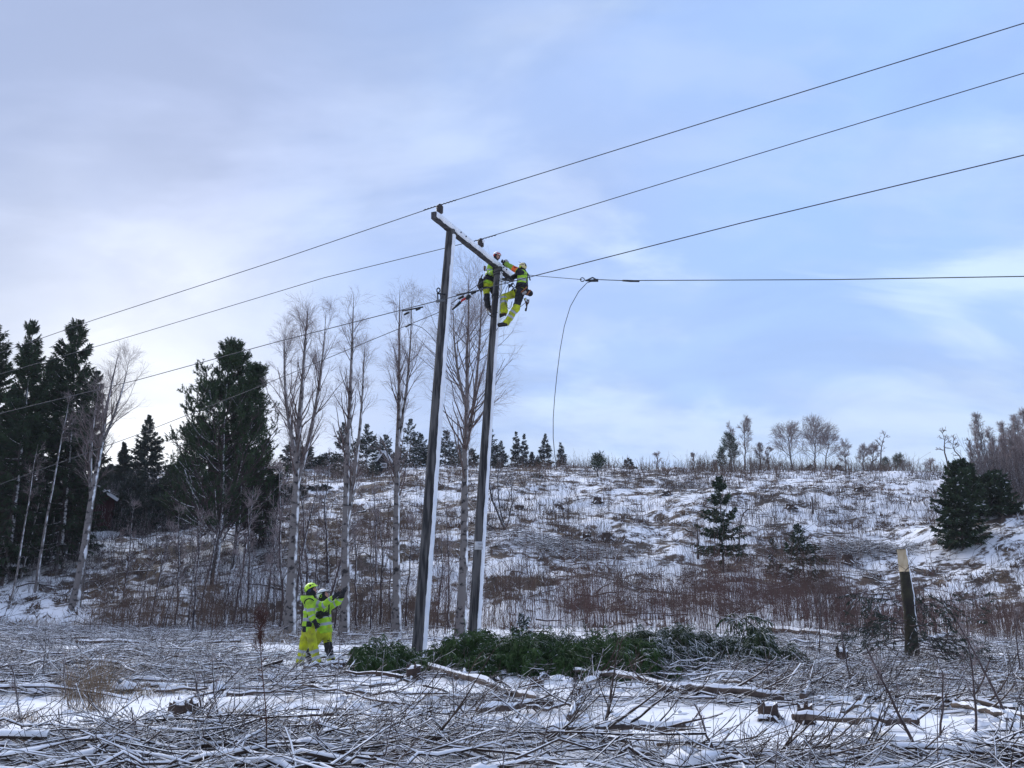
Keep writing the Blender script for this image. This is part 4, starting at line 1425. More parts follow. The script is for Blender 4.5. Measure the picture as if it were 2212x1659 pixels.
Geo().tubes(B1, np.maximum(R1, .006), 3).obj('root_shoots', M_slash, snag)

# ------------------------------------------------------------------ felled spruces under the poles
def bough_set(root, specs, mat_, seed):
    r_ = np.random.default_rng(seed)
    for (x, y, z, az, Lb, lift) in specs:
        K = 7
        q = np.linspace(0, 1, K)
        d = np.array([math.cos(az), math.sin(az)])
        ax = np.zeros((1, K, 3))
        ax[0, :, 0] = x + d[0] * Lb * q
        ax[0, :, 1] = y + d[1] * Lb * q
        ax[0, :, 2] = z + lift * np.sin(q * 2.5) - (z - 0.05) * q ** 2.5 * 0.9
        Ra = np.linspace(0.022, 0.006, K)[None]
        B1, R1 = grow(ax, Ra, 30, 0.10, 1.0, (40, 80), lambda t: Lb * 0.38 * (1.15 - 0.75 * t), 5, -0.20, 0.07, 0.6, 0.5, 1, r_)
        B2, R2 = grow(B1, R1, 9, 0.08, 1.0, (25, 65), lambda t: 0.19 + 0 * t, 3, -0.75, 0.12, 0.8, 0.6, 1, r_)
        for B in (B1, B2):
            gz = height(B[:, :, 0] + root.location[0], B[:, :, 1] + root.location[1]) - root.location[2]
            B[:, :, 2] = np.maximum(B[:, :, 2], gz + 0.01)
        g_ = Geo()
        g_.tubes(ax, Ra, 4)
        g_.tubes(B1, np.full(B1.shape[:2], .007) * np.linspace(1.1, .6, 5), 3)
        g_.tubes(B2, np.full(B2.shape[:2], .0065) * np.array([.9, 1.0, .5]), 3)
        V_, Q_ = sprays(B2, 7, 0.060, 0.0065, -0.45, r_, 0.0)
        g_.add(V_, Q_)
        V_, Q_ = sprays(B1, 14, 0.085, 0.009, -0.5, r_)
        g_.add(V_, Q_)
        g_.obj('bough', mat_, root)


def felled(label, p0, p1, n, mat_, seed, Lr=(1.0, 1.7), lift=(.25, .55), zr=(.12, .42), azc=-math.pi / 2, azs=1.1):
    r_ = np.random.default_rng(seed)
    p0[2], p1[2] = hz(p0[0], p0[1]), hz(p1[0], p1[1])
    root = thing('felled_spruce', label, 'felled tree', tuple(p0))
    dd = p1 - p0
    q = np.linspace(0, 1, 10)[:, None]
    P = dd * q + np.array([[0, 0, .18]])
    Geo().tubes(P[None], np.linspace(.11, .04, 10)[None], 9, cap=True).obj('trunk', M_bark, root)
    specs = []
    for k in range(n):
        t = r_.random()
        b0 = dd * t
        az = azc + r_.normal(scale=azs) + (math.pi if r_.random() < .33 else 0)
        hm = 0.75 + 0.6 * r_.random() ** 2 + 0.5 * float(vnoise(t * 7 + seed, seed))
        specs.append((b0[0], b0[1] + r_.normal(scale=.12), r_.uniform(*zr) * hm, az, r_.uniform(*Lr) * (.8 + .25 * hm), r_.uniform(*lift) * hm))
    bough_set(root, specs, mat_, seed + 1)
    return root


gp = lambda px, py: np.array(ground(px, py))
felled('felled spruce heaped at the foot of the first pole, its boughs hanging to the ground', gp(792, 1452), gp(868, 1448), 17, M_bough, 1, Lr=(.45, 1.0), lift=(.12, .30), zr=(.10, .26), azs=1.2)
felled('largest felled spruce, deep green boughs spread between and in front of the poles', gp(968, 1450), gp(1350, 1458), 84, M_bough, 3, Lr=(.8, 1.45), lift=(.16, .36), zr=(.15, .38), azs=1.0)
felled('felled spruce top lying behind the largest one, boughs half covered with snow', gp(1200, 1436), gp(1450, 1442), 30, M_boughs, 5, Lr=(.8, 1.3), lift=(.12, .32), zr=(.1, .3))
felled('felled spruce loaded with white snow at the far end of the brush row', gp(1400, 1450), gp(1640, 1444), 50, M_boughs, 7, Lr=(.7, 1.4), lift=(.22, .46), zr=(.16, .42))
# one bowed bough standing up behind the snowy spruce
bw = thing('bent_bough', 'bowed spruce bough arching up behind the snow-loaded felled spruce', 'branch', tuple(gp(1668, 1436)))
Yb = bw.location[1] + .6
P = np.array([at(px, py, Yb) for px, py in ((1668, 1432), (1655, 1400), (1640, 1372), (1622, 1347), (1600, 1336), (1580, 1343))]) - np.array(bw.location)
Geo().tubes(P[None], np.linspace(.03, .01, 6)[None], 6).obj('stem', M_log, bw)
B1, R1 = grow(P[None], np.linspace(.03, .01, 6)[None], 40, .45, 1, (60, 100), lambda t: .42 + 0 * t, 5, -.45, .08, .4)
g_ = Geo().tubes(B1, np.full(B1.shape[:2], .011), 3)
V_, Q_ = sprays(B1, 14, .13, .016, -.6, rng)
g_.add(V_, Q_).obj('needles', M_boughs, bw)

# ------------------------------------------------------------------ brushwood
def cut_branch(name, label, pts, r0, r1, mat_=None, group=None, n=9, twigs=0, lift=0.0, cover=.75):
    G_ = [gp(px, py) for px, py in pts]
    G_ = np.array(G_)
    s = np.linspace(0, len(G_) - 1, n)
    P = np.stack([np.interp(s, np.arange(len(G_)), G_[:, k]) for k in range(3)], -1)
    gz = height(P[:, 0], P[:, 1])
    P[:, 2] = np.maximum(gz, np.linspace(gz[0], gz[-1], n)) + np.linspace(r0, r1, n) * 0.8 + lift
    P[1:-1] += rng.normal(scale=0.02, size=(n - 2, 3))
    c = P.mean(0)
    Rr = np.linspace(r0, r1, n) * (1 + 0.08 * rng.normal(size=n))
    root = thing(name, label, 'branch', tuple(c), group)
    Geo().tubes((P - c)[None], Rr[None], 9, cap=True).obj('stem', mat_ or M_log, root)
    # snow lying along the top
    a = np.linspace(-1, 1, 6)
    m = n * 5
    s = np.linspace(0.02, 0.98, m) * (n - 1)
    C = np.stack([np.interp(s, np.arange(n), (P - c)[:, k]) for k in range(3)], -1)
    rr = np.interp(s, np.arange(n), Rr)
    side = unit(np.cross(P[-1] - P[0], [0, 0, 1.0]))
    keep = np.clip(cover + 1.3 * vnoise(s * 1.7, s * 0 + r0 * 900 + pts[0][0]), 0.05, 1)
    hgt = (0.35 * rr + 0.022) * keep
    up = rr[:, None] * np.sqrt(np.clip(1 - (a[None] * .85) ** 2, 0, 1)) - 0.004 + hgt[:, None] * np.sqrt(np.clip(1 - a[None] ** 2, 0, 1))
    off = rr[:, None] * a[None] * .85 * keep[:, None]
    V = C[:, None, :] + side[None, None] * off[..., None] + np.array([0, 0, 1.0]) * up[..., None]
    i = np.arange(m - 1)[:, None] * 6
    j = np.arange(5)[None]
    Geo().add(V.reshape(-1, 3), np.stack([i + j, i + j + 1, i + 7 + j, i + 6 + j], -1).reshape(-1, 4)).obj('snow_cover', M_snow, root)
    if twigs:
        B1, R1 = grow((P - c)[None], Rr[None], twigs, .35, 1, (20, 50), lambda t: .9 * (1.2 - .6 * t), 5, .04, .08, .5)
        B2, R2 = grow(B1, R1, 4, .2, 1, (20, 50), lambda t: .35 + 0 * t, 3, .03, .1, .6)
        Geo().tubes(B1, np.maximum(R1, .005), 4).tubes(B2, np.maximum(R2, .003), 3).obj('side_twigs', M_slash, root)
    return root


for lab, pts, r0, r1, tw in (
        ('long birch trunk with pale speckled bark slanting down from the first pole', [(900, 1447), (1000, 1480), (1105, 1511), (1190, 1538)], .075, .045, 6),
        ('slim snow-lined branch slanting away from the front of the largest felled spruce', [(1189, 1455), (1330, 1482), (1481, 1513)], .032, .045, 10),
        ('long straight trunk lying on snow below the snowy felled spruce', [(1426, 1505), (1560, 1512), (1694, 1524)], .06, .055, 6),
        ('smooth brown trunk with a clean sawn end lying on the open snow', [(1713, 1568), (1850, 1574), (1989, 1581)], .034, .048, 0),
        ('thin bare pole propped across the open snow patch', [(1820, 1560), (1890, 1522), (1962, 1487)], .028, .02, 0),
        ('short thick snow-covered branch, curved like a horn', [(1735, 1524), (1760, 1500), (1792, 1487)], .045, .03, 0),
        ('fallen grey trunk lying along the foot of the red thicket', [(1664, 1368), (1750, 1378), (1835, 1385)], .10, .09, 4),
        ('short stubby branch capped with thick snow in the middle of the brushwood', [(1230, 1572), (1243, 1545), (1256, 1524)], .045, .035, 0),
        ('snow-lined trunk lying just in front of the two workers on the ground', [(655, 1453), (700, 1450), (746, 1447)], .045, .06, 0),
        ('short sawn log piece touching the trunk in front of the workers', [(714, 1457), (738, 1455)], .05, .05, 0),
        ('grey trunk half buried in brushwood below the pale birch trunk', [(1033, 1557), (1100, 1545), (1170, 1534)], .055, .04, 4),
        ('long dark branch lying level at the back of the brushwood beyond the grass tuft', [(164, 1394), (290, 1396), (405, 1401)], .045, .03, 8),
        ('second long branch lying over the dark level one', [(330, 1405), (420, 1396), (520, 1392)], .03, .035, 6),
        ('long dark branch along the lower edge, tip by the tall dead weed', [(208, 1652), (390, 1640), (572, 1624)], .035, .022, 10),
        ('snowy trunk running out of the picture at the bottom corner', [(2028, 1656), (2120, 1648), (2240, 1640)], .032, .03, 3),
        ('short snowy log lying behind the broken trunk', [(2002, 1394), (2035, 1386), (2066, 1379)], .085, .07, 0),
        ('forked snowy branch leaning at the foot of the first pole', [(985, 1478), (1003, 1462), (1014, 1452)], .05, .03, 0),
        ('long brown trunk running under the crossed branches at the bottom middle', [(1180, 1612), (1330, 1600), (1480, 1592)], .05, .04, 8),
        ('thick dark trunk end poking out of the brushwood near the right bottom', [(2060, 1540), (2140, 1556), (2230, 1572)], .036, .03, 5),
        ('long thin trunk lying parallel above the thick dark one', [(1920, 1510), (2060, 1530), (2200, 1548)], .04, .03, 8),
        ('snow-lined branch sloping beneath the snowy felled spruce', [(1500, 1500), (1580, 1480), (1668, 1458)], .035, .045, 5),
        ('crooked branch under the edge of the snowy felled spruce', [(1250, 1500), (1290, 1478), (1310, 1462)], .05, .05, 3)):
    cut_branch('cut_branch', lab, pts, r0 * 1.02, r1 * 1.02, twigs=tw + 3, lift=.07)

rl = np.random.default_rng(77)
n_ = 0
while n_ < 80:
    px, py = rl.uniform(-60, 2270), 1395 + 255 * rl.random() ** 0.8
    if n_ % 3 == 0:
        px = rl.uniform(1350, 2270)
    Lp = rl.uniform(80, 300) * (0.5 + (py - 1390) / 260)
    sl_ = rl.normal(scale=.10) + (0.10 if px > 1300 else -0.02)
    y2 = min(max(py + Lp * sl_, 1392), 1655)
    g0 = gp(px, py)
    g1 = gp(px + Lp, y2)
    if max(clear(g0[0], g0[1]), clear(g1[0], g1[1]), clear(*((g0 + g1) / 2)[:2])) > .5 or np.linalg.norm(g1 - g0) > 5:
        continue
    cut_branch('cut_branch', 'long snow-lined cut branch lying among the brushwood of the clearing', [(px, py), (px + Lp, y2)], rl.uniform(.014, .032), rl.uniform(.008, .02), group='cut branches lying in the clearing', twigs=9, lift=rl.uniform(0, .12), cover=.35)
    n_ += 1

rs_ = np.random.default_rng(99)


def scatter(n, y0, y1, power=1.0, half=0.74, pad=1.5):
    y = y0 + (y1 - y0) * rs_.random(n) ** power
    x = rs_.uniform(-1, 1, n) * (half * y + pad)
    return x, y


# felled twigs and branches covering the clearing
x, y = scatter(5000, 7.0, 27.0, 0.95)
xb, yb = scatter(2000, 26.0, 37.0, 1.0)
kb = (xb < -4) | (rs_.random(len(xb)) < .12)
x, y = np.concatenate([x, xb[kb]]), np.concatenate([y, yb[kb]])
dens = np.clip(0.62 + 1.0 * fbm(x * 0.35 + 5, y * 0.45, 3) - 1.1 * clear(x, y), 0.0, 1) * np.where((y > 24) & (x > -5), 0.5, 1)
dens = np.maximum(dens, 0.55 * sstep((x - 2) / 5) * (1 - clear(x, y)))
k = rs_.random(len(x)) < dens
for dx_ in (-.9, -.45, 0, .45, .9):
    k &= clear(x + dx_, y) < .42
x, y = x[k], y[k]
n = len(x)
a = rs_.normal(scale=0.46, size=n) + np.where(rs_.random(n) < .5, math.pi, 0) + np.where(x > 1.0, -0.12, 0.05)
a = np.where(rs_.random(n) < 0.16, rs_.uniform(0, 6.28, n), a)
Lh = rs_.uniform(0.9, 3.0, n)
K = 7
q = np.linspace(-.5, .5, K)
cv = rs_.normal(scale=.22, size=n)
P = np.empty((n, K, 3))
P[:, :, 0] = x[:, None] + np.cos(a)[:, None] * q * Lh[:, None] - np.sin(a)[:, None] * (q ** 2 * cv[:, None] * Lh[:, None])
P[:, :, 1] = y[:, None] + np.sin(a)[:, None] * q * Lh[:, None] + np.cos(a)[:, None] * (q ** 2 * cv[:, None] * Lh[:, None])
heap = np.clip(0.10 + 0.45 * fbm(x * 0.5, y * 0.5 + 50, 2), 0.0, 0.30)
hgt = rs_.random(n) * heap
P[:, :, 2] = height(P[:, :, 0], P[:, :, 1]) + 0.012 + hgt[:, None] + (q[None] * rs_.normal(scale=.05, size=n)[:, None] * Lh[:, None])
P[:, 1:-1] += rs_.normal(scale=.035, size=(n, K - 2, 3))
r0 = rs_.gamma(1.7, 0.0045, n) + 0.0048
Rr = r0[:, None] * np.linspace(1, .4, K)
P[:, :, 2] = np.maximum(P[:, :, 2], height(P[:, :, 0], P[:, :, 1]) + 0.4 * Rr)
B2, R2 = grow(P, Rr, 7, 0.15, 1.0, (18, 60), lambda t: 0.70 * (1.2 - .6 * t), 4, 0.02, 0.08, 0.6, .45, 1, rs_)
B2[:, :, 2] = B2[:, :1, 2] + (B2[:, :, 2] - B2[:, :1, 2]) * 0.55
B3, R3 = grow(B2, R2, 2, 0.15, 1.0, (20, 60), lambda t: 0.30 * (1.2 - .5 * t), 3, 0.03, 0.1, 0.7, .5, 1, rs_)
for B in (B2, B3):
    gz = height(B[:, :, 0], B[:, :, 1])
    B[:, :, 2] = np.maximum(B[:, :, 2], gz + .004)
g_ = Geo()
g_.tubes(P, Rr, 5)
g_.tubes(B2, np.clip(R2, .0038, .009), 4)
g_.tubes(B3, np.clip(R3, .0026, .005), 3)
# snow lying on the twigs
kk = rs_.random(n) < 0.55
sn = P[kk].copy()
sn[:, :, 2] += Rr[kk] * 0.85 + .004
g_.tubes(sn, (Rr[kk] * 0.95 + .006) * np.clip(0.8 + rs_.normal(scale=.5, size=(kk.sum(), K)), 0.05, 1.3), 4, 1)
kk = rs_.random(len(B2)) < 0.42
sn = B2[kk].copy()
sn[:, :, 2] += .007
g_.tubes(sn, np.clip(R2[kk], .005, .010) * np.clip(0.9 + rs_.normal(scale=.5, size=(kk.sum(), 4)), 0.05, 1.5), 3, 1)
tag(g_.obj('brushwood', [M_slash, M_snow]), 'tangle of cut twigs dusted with snow over the whole clearing', None, None, 'stuff')

# snow clods caught in the brushwood
x, y = scatter(1500, 7.0, 24.0)
k = (dens_ := fbm(x * .8, y * .8 + 9, 2)) > -0.05
x, y = x[k], y[k]
g_ = Geo()
uu = np.array([[math.cos(t) * math.sin(p), math.sin(t) * math.sin(p), math.cos(p)] for p in (0.5, 1.1, 1.7) for t in np.arange(6) * math.pi / 3])
ct = np.array([[0, 0, 1.0]])
Qc = [[r * 6 + c, r * 6 + (c + 1) % 6, (r + 1) * 6 + (c + 1) % 6, (r + 1) * 6 + c] for r in range(2) for c in range(6)]
Tc = [[18, c, (c + 1) % 6] for c in range(6)]
n = len(x)
sz = rs_.gamma(2.0, .018, n) + .015
Vc = np.concatenate([uu, ct])[None] * sz[:, None, None] * np.array([1.7, 1.2, .75]) * (1 + .25 * rs_.normal(size=(n, 19, 1)))
Vc += np.stack([x, y, height(x, y) + .02 + .10 * rs_.random(n)], -1)[:, None]
off = (np.arange(n) * 19)[:, None, None]
g_.add(Vc.reshape(-1, 3), (np.array(Qc)[None] + off).reshape(-1, 4))
g_.t.append((np.array(Tc)[None] + off).reshape(-1, 3))
g_.tm.append(np.zeros(n * 6, int))
tag(g_.obj('snow_clods', M_snow), None, None, None, 'stuff')

# upright stubs and seedlings in the clearing
x, y = scatter(520, 7.2, 27.0)
k = clear(x, y) < .5
x, y = x[k], y[k]
n = len(x)
K = 5
q = np.linspace(0, 1, K)
hh = rs_.gamma(2.0, .16, n) + .12
ln = rs_.normal(scale=.25, size=(n, 2))
P = np.stack([x[:, None] + ln[:, :1] * hh[:, None] * q, y[:, None] + ln[:, 1:] * hh[:, None] * q, height(x, y)[:, None] - .03 + hh[:, None] * q], -1)
Rr = (0.003 + .006 * rs_.random(n))[:, None] * np.linspace(1, .5, K)
B2, R2 = grow(P, Rr, 3, .3, 1, (15, 45), lambda t: .25 + 0 * t, 4, .08, .08, .7, .5, 1, rs_)
tag(Geo().tubes(P, Rr, 4).tubes(B2, np.maximum(R2, .0022), 3).obj('seedlings', M_sap), 'small upright shoots and stubs standing in the brushwood', None, None, 'stuff')

# ------------------------------------------------------------------ bare saplings and weeds near the camera
for n_, (px, py, tx, ty, r0, nb_, lab) in enumerate((
        (1999, 1652, 1872, 1400, .012, 12, 'dark bare sapling leaning far over, biggest near the bottom corner'),
        (2180, 1562, 2062, 1332, .012, 12, 'bare sapling leaning over beside the picture edge, slimmer than the biggest'),
        (2105, 1600, 2092, 1392, .009, 9, 'upright bare sapling between the two leaning ones'),
        (2030, 1595, 2036, 1450, .008, 7, 'short upright bare sapling next to the biggest leaning one'),
        (2205, 1470, 2196, 1320, .009, 9, 'bare sapling at the very edge, in front of the snowy bank'),
        (52, 1610, 24, 1440, .006, 7, 'thin weed-like sapling standing over the open snow by the picture corner'),
        (447, 1600, 420, 1452, .007, 8, 'thin sapling curving over the stump roots'),
        (478, 1585, 460, 1430, .007, 8, 'thin sapling just beside the curving one'),
        (306, 1650, 284, 1528, .005, 6, 'short dark shoot standing in the snow near the bottom'),
        (1112, 1552, 1142, 1482, .008, 6, 'forked dark shoot in front of the pale birch trunk'),
        (1232, 1528, 1247, 1462, .008, 6, 'forked dark shoot in front of the largest felled spruce'),
        (1842, 1500, 1812, 1335, .010, 8, 'tall reddish sapling rising between felled spruce and broken trunk'),
        (1772, 1420, 1768, 1250, .012, 8, 'tall straight sapling at the edge of the red thicket'),
        (152, 1530, 140, 1420, .006, 7, 'thin sapling beside the tuft of dry grass'),
        (690, 1655, 682, 1560, .005, 5, 'short shoot near the tall dead weed'),
        (1560, 1650, 1500, 1520, .008, 8, 'bare twiggy shoot rising out of the brushwood at the bottom'))):
    b_ = gp(px, py)
    b_[2] = hz(b_[0], b_[1]) - .03
    tp = at(tx, ty, b_[1])
    make_birch('bare_sapling', lab, tp[2] - b_[2], r0, tuple(b_), 0.25, n1=nb_, n2=4, n3=2, spread=.26, lean=(tp[0] - b_[0], 0), seed=700 + n_, bark=M_sap, ang=(18, 45), twig=.0022, group='bare saplings in the brushwood', wob=.03, cat='sapling')

b_ = gp(573, 1650)
wd = thing('dead_weed', 'tall reddish dead weed with a fuzzy seed head standing alone in the brushwood', 'plant', tuple(b_))
tp = at(566, 1335, b_[1]) - b_
q = np.linspace(0, 1, 9)[:, None]
P = tp * q + np.array([[.02, 0, 0]]) * np.sin(q * 6)
Geo().tubes(P[None], np.linspace(.008, .003, 9)[None], 5).obj('stem', M_weed, wd)
B1, R1 = grow(P[None], np.linspace(.008, .003, 9)[None], 42, .72, 1, (15, 40), lambda t: .13 + 0 * t, 4, .0, .1, .4)
B2, R2 = grow(B1, R1, 6, .2, 1, (20, 60), lambda t: .05 + 0 * t, 3, 0, .2, .6)
B4, R4 = grow(P[None], np.linspace(.008, .003, 9)[None], 6, .25, .7, (35, 70), lambda t: .12 + 0 * t, 4, -.2, .1, .4)
Geo().tubes(B1, np.full(B1.shape[:2], .0022), 3).tubes(B2, np.full(B2.shape[:2], .0024), 3).obj('seed_head', M_weed, wd)
Geo().tubes(B4, np.full(B4.shape[:2], .005) * np.array([.4, 1, 1.4, .3]), 4).obj('withered_leaf', M_weed, wd)

# dry grass
g_ = Geo()


def tuft(c, rad, n, h_, m=0, lean=.35):
    x = c[0] + rs_.normal(scale=rad, size=n)
    y = c[1] + rs_.normal(scale=rad * .6, size=n)
    z = height(x, y) - .02
    d = np.stack([rs_.normal(scale=lean, size=n), rs_.normal(scale=lean, size=n), np.ones(n)], -1)
    L_ = h_ * rs_.uniform(.4, 1.2, n)
    b0 = np.stack([x, y, z], -1)
    mid = b0 + d * (L_ * .6)[:, None]
    tp_ = mid + (d * np.array([2.6, 2.6, .45])) * (L_ * .45)[:, None]
    w = unit(np.cross(d, rs_.normal(size=(n, 3)))) * (.0022 + .00012 * c[1])
    V = np.stack([b0 - w, b0 + w, mid + w * .8, mid - w * .8, tp_], 1).reshape(-1, 3)
    o = np.arange(n)[:, None] * 5
    g_.add(V, o + np.array([[0, 1, 2, 3]]))
    g_.t.append(o + np.array([[3, 2, 4]]) + g_.n - n * 5)
    g_.tm.append(np.full(n, m))


for px, py, rad, n, h_ in ((195, 1535, .16, 130, .80), (170, 1510, .13, 90, .75), (215, 1500, .12, 70, .9), (55, 1625, .40, 900, .26), (120, 1612, .35, 600, .24), (330, 1600, .5, 500, .2), (640, 1600, .5, 400, .18), (980, 1640, .5, 400, .16), (270, 1500, .5, 400, .25), (20, 1560, .2, 200, .22), (330, 1578, .25, 240, .2), (480, 1560, .3, 320, .18), (520, 1548, .2, 200, .2),
                           (60, 1350, 1.2, 600, .35), (190, 1352, .8, 300, .3), (640, 1385, 1.2, 500, .35), (720, 1380, 1.4, 500, .38), (600, 1390, .8, 300, .3), (1560, 1640, .3, 260, .16), (2150, 1370, 1.8, 700, .5), (2200, 1330, 1.6, 600, .6), (1960, 1385, 1.0, 300, .4),
                           (960, 1352, 1.2, 400, .5), (1070, 1350, 1.0, 300, .5), (1420, 1625, .25, 160, .15), (1850, 1500, .3, 160, .2)):
    tuft(gp(px, py), rad, n, h_)
tag(g_.obj('dry_grass', M_straw, smooth=False), None, None, None, 'stuff')

# ------------------------------------------------------------------ thickets and shrubs
def stems(n_cl, px_rng, y_rng, hrange, per, mat_, name, label, twn=4, rad=.006, spread=.25, tilt=.12, mask=None, K=4):
    y = y_rng[0] + (y_rng[1] - y_rng[0]) * rs_.random(n_cl)
    px = rs_.uniform(px_rng[0], px_rng[1], n_cl)
    x = (px - 1106) * y / FPX * 1.02
    if mask is not None:
        k = rs_.random(n_cl) < mask(x, y)
        x, y = x[k], y[k]
    x = np.repeat(x, per) + rs_.normal(scale=spread, size=len(x) * per)
    y = np.repeat(y, per) + rs_.normal(scale=spread, size=len(y) * per)
    n = len(x)
    h_ = (hrange[0] + (hrange[1] - hrange[0]) * rs_.random(n) ** 1.5) * np.clip(1 + .9 * fbm(x * .35 + 8, y * .35, 2), .5, 1.5)
    q = np.linspace(0, 1, K)
    ln = rs_.normal(scale=tilt, size=(n, 2)) * rs_.gamma(1.2, .9, (n, 1))
    P = np.stack([x[:, None] + ln[:, :1] * h_[:, None] * q ** 1.4, y[:, None] + ln[:, 1:] * h_[:, None] * q ** 1.4, height(x, y)[:, None] - .05 + h_[:, None] * q], -1)
    P[:, 1:] += rs_.normal(scale=.02, size=(n, K - 1, 3)) * h_[:, None, None]
    Rr = (rad * rs_.uniform(.6, 1.4, n))[:, None] * np.linspace(1, .45, K)
    g_ = Geo().tubes(P, Rr, 3)
    if twn:
        B2, R2 = grow(P, Rr, twn, .25, 1, (14, 38), lambda t: .42 * np.mean(hrange) * (1.1 - .6 * t), 3, .08, .08, .7, .5, 1, rs_)
        g_.tubes(B2, np.maximum(R2, rad * .5), 3)
    return tag(g_.obj(name, mat_), label, None, None, 'stuff')


redm = lambda x, y: np.clip(0.15 + 0.7 * sstep((x - (-1)) / 9) * (1 - sstep((x - 15.5) / 4)) + 1.1 * fbm(x * .35, y * .35, 2), 0.05, 1)
stems(1500, (900, 1800), (28.5, 42), (1.3, 3.7), 2, M_red_st, 'red_thicket', 'dense thicket of thin reddish stems along the foot of the slope', 4, .0065, .4, .06, redm)
stems(420, (1750, 2260), (27, 37), (0.7, 1.9), 3, M_red_st, 'brown_thicket', 'looser brown thicket around the broken trunk', 5, .008, .35, .10)
stems(420, (250, 960), (31, 41), (0.8, 2.4), 3, M_grey_st, 'grey_thicket', 'thin grey undergrowth between the birches', 5, .008, .3, .10)
shm = lambda x, y: np.clip(0.40 + 1.5 * fbm(x * .10 + 3, y * .12, 3) - .5 * np.exp(-((x - (0.507 * y + 1.5)) / 4) ** 2) * sstep((y - 70) / 10) + .35 * np.exp(-((x - 5 - .12 * (y - 60)) / 9) ** 2) * np.exp(-((y - 62) / 16) ** 2), 0.03, 1)
stems(3400, (420, 2260), (38, 80), (0.5, 1.9), 6, M_grey_st, 'hillside_shrubs', 'scattered leafless shrubs over the clear-cut slope', 3, .012, .35, .22, shm)
stems(2000, (560, 2260), (76, 117), (0.5, 1.9), 6, M_grey_st, 'ridge_shrubs', 'leafless scrub along the upper slope and ridge', 3, .017, .5, .22, shm)
stems(150, (1480, 1960), (110, 121), (1.0, 2.8), 7, M_grey_st, 'ridge_scrub', 'line of brown scrub on the skyline', 4, .018, .7, .15)
stems(420, (2095, 2330), (60, 88), (1.0, 4.6), 6, M_sap, 'dark_scrub', 'dense brown undergrowth of the wood at the top corner', 5, .022, .6, .08)
stems(420, (-60, 640), (43, 72), (0.6, 2.6), 6, M_sap, 'wood_undergrowth', 'dark undergrowth below the old spruces', 5, .012, .6, .2)

# brash left on the slope
x, y = scatter(3600, 38, 96, 1.0, .72, 2)
k = rs_.random(len(x)) < np.clip(.30 + .9 * fbm(x * .12 + 30, y * .16, 3) + .5 * np.exp(-((x - 2) / 9) ** 2 - ((y - 49) / 7) ** 2), .03, 1)
x, y = x[k], y[k]
n = len(x)
a = rs_.uniform(0, 6.28, n)
Lh = rs_.uniform(.6, 2.6, n)
K = 4
q = np.linspace(-.5, .5, K)
P = np.empty((n, K, 3))
P[:, :, 0] = x[:, None] + np.cos(a)[:, None] * q * Lh[:, None]
P[:, :, 1] = y[:, None] + np.sin(a)[:, None] * q * Lh[:, None]
P[:, :, 2] = height(P[:, :, 0], P[:, :, 1]) + .06 + .25 * rs_.random(n)[:, None]
P += rs_.normal(scale=.05, size=P.shape)
Rr = (rs_.gamma(2, .009, n) + .010)[:, None] * np.linspace(1, .5, K)
B2, R2 = grow(P, Rr, 4, .1, 1, (20, 60), lambda t: .8 + 0 * t, 3, .05, .1, .6, .5, 1, rs_)
tag(Geo().tubes(P, Rr, 4).tubes(B2, np.maximum(R2, .008), 3).obj('slope_brash', M_slash), 'snow-dusted felling waste scattered over the slope', None, None, 'stuff')

# low heather and grass tussocks on the slope
x, y = scatter(15000, 37, 114, .9, .74, 2)
k = rs_.random(len(x)) < np.clip(.30 + 1.4 * (.50 * fbm(x * 0.22 + 40, y * 0.30, 4) + .65 * fbm(x * 1.0, y * 1.6 + 11, 4)), .05, 1)
x, y = x[k], y[k]
n = len(x)
m_ = 16
c = np.repeat(np.stack([x, y, height(x, y)], -1), m_, 0)
s_ = np.repeat(rs_.uniform(.15, .5, n), m_)
C = len(c)
d = unit(np.stack([rs_.normal(size=C), rs_.normal(size=C), np.abs(rs_.normal(size=C)) * .9 + .25], -1))
b0 = c + np.stack([rs_.normal(size=C), rs_.normal(size=C), np.zeros(C)], -1) * (s_ * .5)[:, None]
w = unit(np.cross(d, rs_.normal(size=(C, 3)))) * (s_ * .09)[:, None]
V = np.stack([b0 - w, b0 + w, b0 + d * s_[:, None]], 1).reshape(-1, 3)
tag(Geo().add(V, None, np.arange(C * 3).reshape(-1, 3), (rs_.random(C) > .78).astype(int)).obj('heather_tussocks', [M_grey_st, M_snow], smooth=False), None, None, None, 'stuff')

